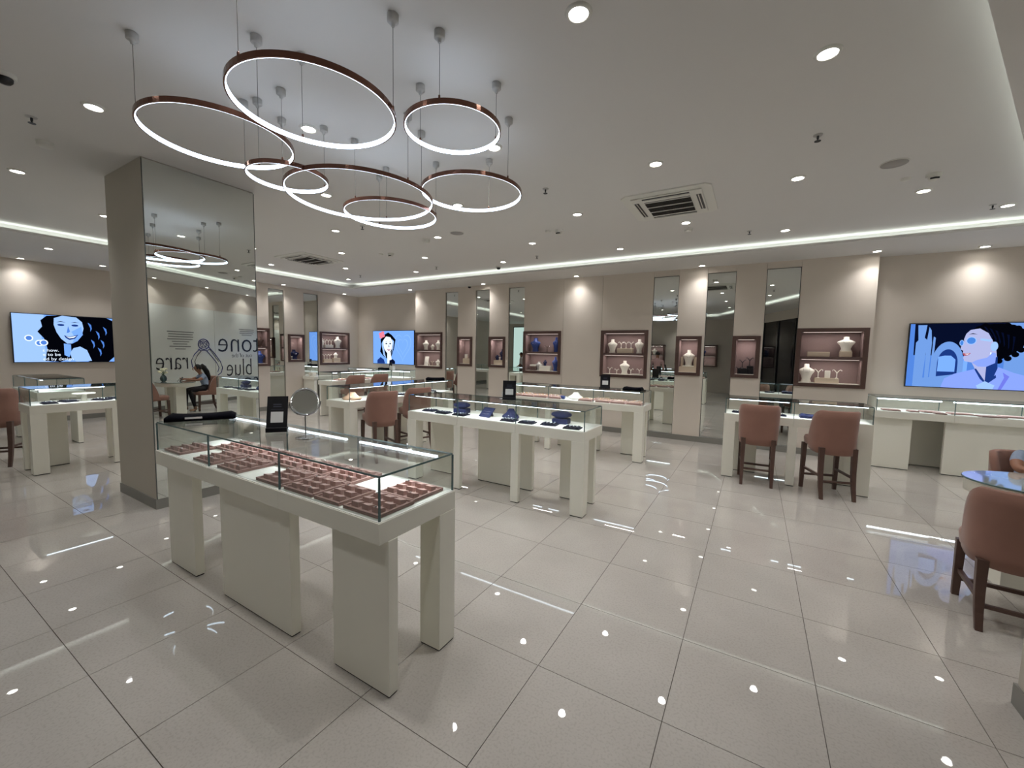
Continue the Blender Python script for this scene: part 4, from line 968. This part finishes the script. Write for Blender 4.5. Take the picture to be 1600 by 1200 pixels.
def art_sunglasses(P, T_):
    P([(0, 0), (1, 0), (1, .62), (0, .62)], 'sc_navy'); P([(0, .5), (1, .5), (1, 1), (0, 1)], 'sc_mid')
    P([(.0, .0), (.03, .0), (.04, 1), (.0, 1)], 'sc_mid'); P([(.05, .02), (.11, .02), (.1, .22), (.12, .26), (.105, 1), (.045, 1), (.045, .3), (.06, .26)], 'sc_col')
    P([(.125, .05), (.14, .1), (.15, .3), (.145, .9), (.12, .9), (.115, .3)], 'sc_col'); P([(.158, .2), (.172, .22), (.168, .85), (.152, .85)], 'sc_col')
    P(el2(.26, .62, .1, .34, 180, 360) + [(.36, .9), (.16, .9)], 'sc_col'); P(el2(.26, .62, .065, .22, 180, 360) + [(.325, .9), (.195, .9)], 'sc_deep')
    P([(.2, .52), (.24, .5), (.28, .5), (.31, .56), (.31, .75), (.2, .75)], 'sc_sky'); P([(.36, .35), (.385, .35), (.385, .85), (.36, .85)], 'sc_sky')
    P([(.05, .88), (.4, .76), (.4, 1), (.05, 1)], 'sc_col')
    P([(.6, .0), (1, 0), (1, 1), (.6, 1)], 'sc_col')
    # hair
    P([(.42, .05), (.46, .02), (.56, .01), (.64, .03), (.7, .1), (.72, .22), (.7, .36), (.66, .44), (.62, .5), (.57, .56), (.53, .5), (.5, .3), (.44, .14), (.40, .1)], 'sc_black')
    for q, (u, v) in enumerate([(.43, .07), (.47, .02), (.52, .03), (.6, .02), (.66, .06), (.705, .16), (.715, .27), (.69, .38), (.66, .45), (.62, .51), (.57, .55), (.44, .13)]): P(el2(u, v + .02, .022, .04), 'sc_black')
    # face and neck
    P([(.36, .16), (.385, .1), (.44, .08), (.5, .16), (.53, .3), (.55, .42), (.56, .56), (.57, .78), (.49, .9), (.44, .72), (.41, .6), (.365, .58), (.355, .53), (.362, .49), (.35, .46), (.352, .42), (.335, .40), (.335, .36), (.352, .3), (.35, .24)], 'sc_skin')
    P([(.5, .6), (.56, .5), (.57, .78), (.5, .9), (.5, .75)], 'sc_deep')
    P([(.45, .23), (.52, .25), (.51, .28), (.45, .26)], 'sc_pale'); P(el2(.395, .265, .032, .06), 'sc_pale'); P(el2(.395, .265, .026, .05), 'sc_glass'); P(el2(.338, .3, .014, .045), 'sc_pale'); P(el2(.338, .3, .010, .037), 'sc_glass')
    P([(.35, .46), (.40, .455), (.385, .49), (.36, .5)], 'sc_lip'); P([(.358, .468), (.392, .463), (.38, .48)], 'sc_white')
    P(el2(.535, .35, .022, .07), 'sc_pale'); P([(.515, .44), (.522, .44), (.526, .56), (.512, .56)], 'sc_white')
    P([(.41, .6), (.44, .56), (.5, .52), (.53, .44), (.55, .46), (.55, .6), (.5, .66), (.45, .66)], 'sc_peri'); P([(.375, .17), (.40, .15), (.43, .17), (.40, .165)], 'sc_navy')
    for q in range(6): P([(.46 + q * .035, .05 + q * .03), (.475 + q * .035, .06 + q * .03), (.52 + q * .025, .2 + q * .04), (.515 + q * .025, .24 + q * .04), (.49 + q * .03, .14 + q * .03)], 'sc_navy')
    # blouse
    P([(.23, 1), (.25, .86), (.31, .78), (.43, .7), (.46, .8), (.5, .92), (.55, .8), (.57, .66), (.66, .74), (.76, .8), (1, .84), (1, 1)], 'sc_peri')
    P([(.43, .7), (.44, .69), (.475, .8), (.5, .88), (.56, .78), (.565, .82), (.51, .93), (.47, .85)], 'sc_deep'); P([(.45, .95), (.5, .88), (.56, .94), (.55, 1), (.46, 1)], 'sc_pale')
    P([(.6, .74), (.64, .8), (.6, 1), (.58, 1), (.61, .82)], 'sc_violet'); P([(.78, .62), (.80, .6), (.8, .74), (.78, .74)], 'sc_deep')
def art_smile(P, T_):
    P([(0, 0), (.25, 0), (.22, .5), (.28, 1), (0, 1)], 'sc_pale')
    P([(.22, .12), (.27, .02), (.36, .0), (.8, .0), (.9, .1), (.95, .4), (.9, .8), (.8, 1), (.62, 1), (.5, .9), (.36, 1), (.24, .98), (.26, .7), (.24, .5), (.19, .36), (.23, .25)], 'sc_black')
    P([(.33, .06), (.4, .0), (.52, .02), (.57, .12), (.58, .26), (.56, .42), (.52, .54), (.47, .6), (.43, .6), (.38, .5), (.345, .36), (.325, .2)], 'sc_pale')
    P([(.47, .34), (.56, .22), (.57, .4), (.52, .54), (.47, .6), (.5, .46)], 'sc_sky')
    for x in (.385, .505): P(el2(x, .2, .03, .022), 'sc_deep'); P([(x - .04, .145), (x, .12), (x + .045, .14), (x, .135)], 'sc_black')
    P([(.445, .22), (.46, .34), (.43, .37), (.45, .36)], 'sc_mid')
    P([(.405, .42), (.45, .45), (.53, .4), (.5, .49), (.45, .52), (.42, .48)], 'sc_deep'); P([(.42, .44), (.45, .46), (.515, .425), (.49, .47), (.45, .485)], 'sc_white')
    P([(.4, .6), (.46, .62), (.46, .8), (.44, .9), (.4, .85)], 'sc_sky')
    P([(.45, .8), (.48, .7), (.54, .66), (.6, .74), (.64, .98), (.5, 1), (.46, .92)], 'sc_pale')
    for x, y in ((.62, .12), (.69, .3), (.73, .5), (.70, .68), (.64, .5), (.76, .2)): P([(x, y), (x + .03, y + .05), (x + .035, y + .14), (x + .02, y + .2), (x + .022, y + .12), (x + .01, y + .06)], 'sc_mid')
    for x, y in ((.12, .5), (.2, .6), (.235, .59)): P(el2(x, y, .035, .065), 'sc_white'); P(el2(x, y, .024, .045), 'sc_mid')
    T_('s how.', .22, .78, .085, 'sc_white'); T_('e to be', .22, .87, .085, 'sc_white'); T_('ed by design', .22, .965, .085, 'sc_white')
def art_flower(P0, T_):
    P0([(0, 0), (1, 0), (1, 1), (0, 1)], 'sc_sky')
    heart = lambda k: [(.74 + k * .2 * math.sin(t) ** 3, .45 - k * .028 * (13 * math.cos(t) - 5 * math.cos(2 * t) - 2 * math.cos(3 * t) - math.cos(4 * t))) for t in [2 * PI * i / 40 for i in range(40)]]
    P0(heart(1.0), 'sc_tint'); P0(heart(.93), 'sc_sky'); P0(heart(.6), 'sc_tint'); P0(heart(.54), 'sc_sky')
    P = lambda pts, m: P0([(min(1, max(0, .36 + (u - .38) * 1.4)), min(1, max(0, .02 + v * 1.22))) for u, v in pts], m)
    P([(.26, .2), (.32, .08), (.4, .02), (.46, .08), (.53, .2), (.5, .42), (.46, .6), (.42, .72), (.3, .6), (.25, .5), (.27, .36)], 'sc_black')
    P([(.28, .3), (.31, .2), (.32, .4), (.34, .56), (.36, .66), (.31, .58)], 'sc_pale'); P([(.46, .18), (.5, .24), (.485, .42), (.455, .56), (.475, .36)], 'sc_pale')
    P([(.31, .22), (.36, .12), (.44, .14), (.475, .26), (.465, .42), (.42, .54), (.38, .54), (.33, .44), (.315, .34)], 'sc_white'); P([(.38, .5), (.44, .5), (.47, .8), (.42, .8), (.38, .8)], 'sc_white')
    for x in (.365, .435): P(el2(x, .3, .017, .016), 'sc_black'); P([(x - .025, .262), (x, .25), (x + .025, .258), (x, .26)], 'sc_black')
    P([(.375, .43), (.41, .445), (.445, .425), (.42, .475), (.395, .47)], 'sc_lip'); P([(.385, .438), (.41, .45), (.435, .436), (.415, .456)], 'sc_white'); P([(.41, .31), (.42, .38), (.405, .385)], 'sc_deep')
    for x, y in ((.26, .06), (.3, .03), (.31, .1), (.27, .13)): P(el2(x, y, .03, .04), 'sc_pink')
    P([(.2, .8), (.2, .72), (.26, .64), (.32, .7), (.34, .8)], 'sc_deep'); P([(.42, .72), (.48, .68), (.52, .74), (.52, .8), (.42, .8)], 'sc_navy')
emis('sc_tint', (136, 184, 255), 1.0)
screen('large screen showing a woman in round sunglasses', (2.845, YBB, 1.18), 0, 1.68, .955, art_sunglasses)
screen('large screen with a smiling woman, left of the pillar', (XLL, .70, 1.2), PI / 2, 1.68, .955, art_smile)
screen('large screen in the far corner showing a woman with a flower', (-8.95, YBB, 1.17), 0, 1.66, .97, art_flower)
t = thing('backlit_panel', 'tall backlit frosted panel behind the camera, seen in a mirror strip', 'light panel', (-10.8, YR + .001, .5))
MB().box(0, 1.1, 0, .05, 0, 2.5).build('frame', 'dark_plastic', t, .003); MB().box(.04, 1.06, .05, .055, .04, 2.46).build('diffuser', 'backlit', t)
# shelving behind the camera
t = thing('shelf_unit', 'grey shelf unit behind the camera, seen in a mirror strip', 'shelf', (-9.4, YR, 0))
MB().box(0, .03, 0, .35, 0, 2.2).box(1.37, 1.4, 0, .35, 0, 2.2).build('side_panel', 'skirt', t)
for k in range(5): MB().box(.03, 1.37, 0, .34, .3 + k * .42, .33 + k * .42).build('shelf', 'lacquer', t)

# ---------------------------------------------------------------- people
def figure(name, label, loc, rz, J, E, seg, hair):
    # J: joint -> (x, y, z, radius); E: edges; seg: (joint a, joint b, material) for colouring
    names = list(J); me = bpy.data.meshes.new(name)
    me.from_pydata([J[n][:3] for n in names], [(names.index(a), names.index(b)) for a, b in E], [])
    o = bpy.data.objects.new(name, me); C.objects.link(o)
    sk = o.modifiers.new('skin', 'SKIN'); sk.use_smooth_shade = True
    if not me.skin_vertices: me.skin_vertices.new(name='')
    for i, n in enumerate(names):
        d = me.skin_vertices[0].data[i]; r = J[n][3]; d.radius = r if isinstance(r, tuple) else (r, r); d.use_root = (n == 'pelvis')
    ss = o.modifiers.new('sub', 'SUBSURF'); ss.levels = 2; ss.render_levels = 2
    dg = bpy.context.evaluated_depsgraph_get(); dg.update()
    nm = bpy.data.meshes.new_from_object(o.evaluated_get(dg)); bpy.data.objects.remove(o)
    ml = sorted({s[2] for s in seg}); nm.materials.clear()
    for m in ml: nm.materials.append(MATS[m])
    sg = [(Vector(J[a][:3]), Vector(J[b][:3]), ml.index(m)) for a, b, m in seg]
    for p in nm.polygons:
        best = (9, 0)
        for a, b, k in sg:
            ab = b - a; tt = max(0, min(1, (p.center - a).dot(ab) / ab.length_squared)); dd = (p.center - a - ab * tt).length
            if dd < best[0]: best = (dd, k)
        p.material_index = best[1]; p.use_smooth = True
    o = bpy.data.objects.new(name, nm); C.objects.link(o); o.location = loc; o.rotation_euler = (0, 0, rz)
    tag(o, label, 'person')
    hx, hy, hz = J['head'][:3]
    fy = -1                                  # figures face local -y
    R = J['head'][3] if not isinstance(J['head'][3], tuple) else J['head'][3][0]
    for sx in (-1, 1):
        MB().ellipsoid((hx + sx * R * .36, hy - R * .93, hz + R * .02), R * .14, R * .08, R * .09, 8, 6).build('eye', 'eye_white', o)
        MB().ellipsoid((hx + sx * R * .36, hy - R * 1.0, hz + R * .02), R * .06, R * .04, R * .07, 8, 6).build('pupil', 'hair', o)
        MB().ellipsoid((hx + sx * R * .98, hy + R * .05, hz - R * .05), R * .1, R * .2, R * .28, 8, 6).build('ear', 'skin', o)
    MB().ellipsoid((hx, hy - R * 1.02, hz - R * .22), R * .12, R * .16, R * .24, 8, 6).build('nose', 'skin', o)
    MB().ellipsoid((hx, hy - R * .92, hz - R * .58), R * .3, R * .08, R * .08, 8, 6).build('mouth', 'lip', o)
    h = MB()
    k = 8; n = 18
    rings = []
    for i in range(k + 1):
        th = PI * .62 * i / k; rr = max(.02, math.sin(th)); z = math.cos(th)
        rings.append([(hx + R * 1.1 * rr * math.cos(2 * PI * q / n), hy + R * .12 + (R * 1.08 * rr * math.sin(2 * PI * q / n) if math.sin(2 * PI * q / n) > -.35 else R * (.55 + .25 * (1 - i / k)) * rr * math.sin(2 * PI * q / n) * 1.05), hz + R * .12 + R * 1.12 * z) for q in range(n)])
    h.loft(rings)
    for strand in hair: h.tube([s[:3] for s in strand], [s[3] for s in strand], 10)
    h.build('hair', 'hair', o)
    return o
def hand(J, E, pre, p, d, side, s=1.0, curl=.5):      # palm at p, fingers along d, side = thumb side
    p, d, side = Vector(p), Vector(d).normalized(), Vector(side).normalized(); nrm = d.cross(side).normalized()
    J[pre + 'palm'] = (*(p + d * .035 * s), .019 * s)
    for k, (off, ln) in enumerate([(-.026, .052), (-.009, .066), (.009, .070), (.026, .062)]):
        a = p + d * .072 * s + side * off * s; b = a + (d * (1 - curl * .3) - nrm * curl * .5).normalized() * ln * .55 * s; c_ = b + (d * (1 - curl) - nrm * curl).normalized() * ln * .5 * s
        for q, v in (('a', a), ('b', b), ('c', c_)): J[f'{pre}f{k}{q}'] = (*v, .0085 * s if q != 'c' else .007 * s)
        E += [(pre + 'palm', f'{pre}f{k}a'), (f'{pre}f{k}a', f'{pre}f{k}b'), (f'{pre}f{k}b', f'{pre}f{k}c')]
    a = p + d * .025 * s + side * .036 * s; b = a + (d * .7 + side * .6).normalized() * .034 * s; c_ = b + (d * .95 + side * .2).normalized() * .028 * s
    for q, v in (('a', a), ('b', b), ('c', c_)): J[f'{pre}t{q}'] = (*v, .0095 * s)
    E += [(pre + 'palm', pre + 'ta'), (pre + 'ta', pre + 'tb'), (pre + 'tb', pre + 'tc')]
# seated girl, local frame: faces -y, origin on the floor under the seat
J = {'pelvis': (0, .04, .56, (.105, .085)), 'waist': (0, .03, .66, (.10, .075)), 'chest': (0, -.02, .80, (.115, .08)), 'neckbase': (0, -.07, .905, .05), 'neck': (0, -.095, .945, .036), 'head': (0, -.14, 1.045, (.082, .094)), 'crown': (0, -.13, 1.11, .06)}
E = [('pelvis', 'waist'), ('waist', 'chest'), ('chest', 'neckbase'), ('neckbase', 'neck'), ('neck', 'head'), ('head', 'crown')]
seg = [('pelvis', 'waist', 'tee'), ('waist', 'chest', 'tee'), ('chest', 'neckbase', 'tee'), ('neckbase', 'neck', 'skin'), ('neck', 'head', 'skin'), ('head', 'crown', 'skin')]
for n, s in (('l', -1), ('r', 1)):
    J.update({n + 'sh': (s * .13, -.05, .865, .045), n + 'sl': (s * .165, -.10, .80, .043), n + 'el': (s * .2, -.2, .765, .030), n + 'wr': (s * .10, -.37, .785, .023),
              n + 'hip': (s * .08, -.03, .535, .078), n + 'kn': (s * .11, -.34, .52, .055), n + 'an': (s * .10, -.30 - .06 * s, .12, .035), n + 'he': (s * .10, -.28 - .06 * s, .05, .032), n + 'to': (s * .11, -.42 - .06 * s, .03, .028)})
    E += [('chest', n + 'sh'), (n + 'sh', n + 'sl'), (n + 'sl', n + 'el'), (n + 'el', n + 'wr'), (n + 'wr', n + 'palm'), ('pelvis', n + 'hip'), (n + 'hip', n + 'kn'), (n + 'kn', n + 'an'), (n + 'an', n + 'he'), (n + 'he', n + 'to')]
    hand(J, E, n, (s * .10, -.37, .785), (-s * .4, -1, .05), (-s, .3, .3), .82, .5)
    seg += [('chest', n + 'sh', 'tee'), (n + 'sh', n + 'sl', 'tee'), (n + 'sl', n + 'el', 'skin'), (n + 'el', n + 'wr', 'skin'), (n + 'wr', n + 'palm', 'skin'), (n + 'palm', n + 'f1c', 'skin'), (n + 'palm', n + 'tc', 'skin'), ('pelvis', n + 'hip', 'trousers'), (n + 'hip', n + 'kn', 'trousers'), (n + 'kn', n + 'an', 'trousers'), (n + 'an', n + 'he', 'shoe'), (n + 'he', n + 'to', 'shoe')]
figure('person', 'seated girl in a grey-blue tee leaning on the oval table', (2.82, 3.66, 0), .08, J, E, seg,
       [[(0, -.06, 1.12, .05), (0, .0, 1.06, .06), (.02, .06, .96, .06), (.03, .1, .84, .05), (.03, .12, .74, .02)]])
def standing(label, loc, rz, H, top, hairs, short):
    k = H / 1.75; J = {}; 
    def j(n, x, y, z, r): J[n] = (x * k, y * k, z * k, tuple(q * k for q in r) if isinstance(r, tuple) else r * k)
    j('pelvis', 0, 0, .95, (.155, .115)); j('waist', 0, 0, 1.08, (.14, .105)); j('chest', 0, .01, 1.28, (.165, .115)); j('nb', 0, .02, 1.44, .075); j('neck', 0, .01, 1.50, .055); j('head', 0, -.01, 1.63, (.082, .1)); j('crown', 0, 0, 1.70, .065)
    E = [('pelvis', 'waist'), ('waist', 'chest'), ('chest', 'nb'), ('nb', 'neck'), ('neck', 'head'), ('head', 'crown')]
    seg = [('pelvis', 'waist', top), ('waist', 'chest', top), ('chest', 'nb', top), ('neck', 'head', 'skin'), ('head', 'crown', 'skin')]
    for n, s in (('l', -1), ('r', 1)):
        j(n + 'sh', s * .19, .01, 1.38, .062); j(n + 'sl', s * .225, .01, 1.22, .055); j(n + 'el', s * .245, .0, 1.10, .042); j(n + 'wr', s * .2, -.16, .94, .03)
        j(n + 'hip', s * .095, 0, .88, .098); j(n + 'kn', s * .10, -.01, .5, .065); j(n + 'an', s * .10, .02, .09, .045); j(n + 'he', s * .1, .04, .045, .04); j(n + 'to', s * .12, -.12, .035, .035)
        E += [('chest', n + 'sh'), (n + 'sh', n + 'sl'), (n + 'sl', n + 'el'), (n + 'el', n + 'wr'), (n + 'wr', n + 'palm'), ('pelvis', n + 'hip'), (n + 'hip', n + 'kn'), (n + 'kn', n + 'an'), (n + 'an', n + 'he'), (n + 'he', n + 'to')]
        hand(J, E, n, J[n + 'wr'][:3], (-s * .3, -.8, -.4), (-s * .6, -.1, .8), k, .5)
        seg += [('chest', n + 'sh', top), (n + 'sh', n + 'el', top), (n + 'el', n + 'wr', 'skin'), (n + 'wr', n + 'palm', 'skin'), (n + 'palm', n + 'f1c', 'skin'), ('pelvis', n + 'hip', 'trousers'), (n + 'hip', n + 'kn', 'trousers'), (n + 'kn', n + 'an', 'trousers'), (n + 'an', n + 'he', 'card_black'), (n + 'he', n + 'to', 'card_black')]
    figure('person', label, loc, rz, J, E, seg, hairs)
standing('person in a pale pink shirt seen from behind in a mirror strip', (-2.5, -1.9, 0), 0, 1.74, 'pink_shirt', [], True)
standing('person in a white top with dark tied hair seen in a mirror strip', (-9.4, -3.0, 0), -2.0, 1.62, 'white_shirt', [[(0, .06, 1.56, .05), (0, .1, 1.46, .04), (0, .1, 1.36, .02)]], False)
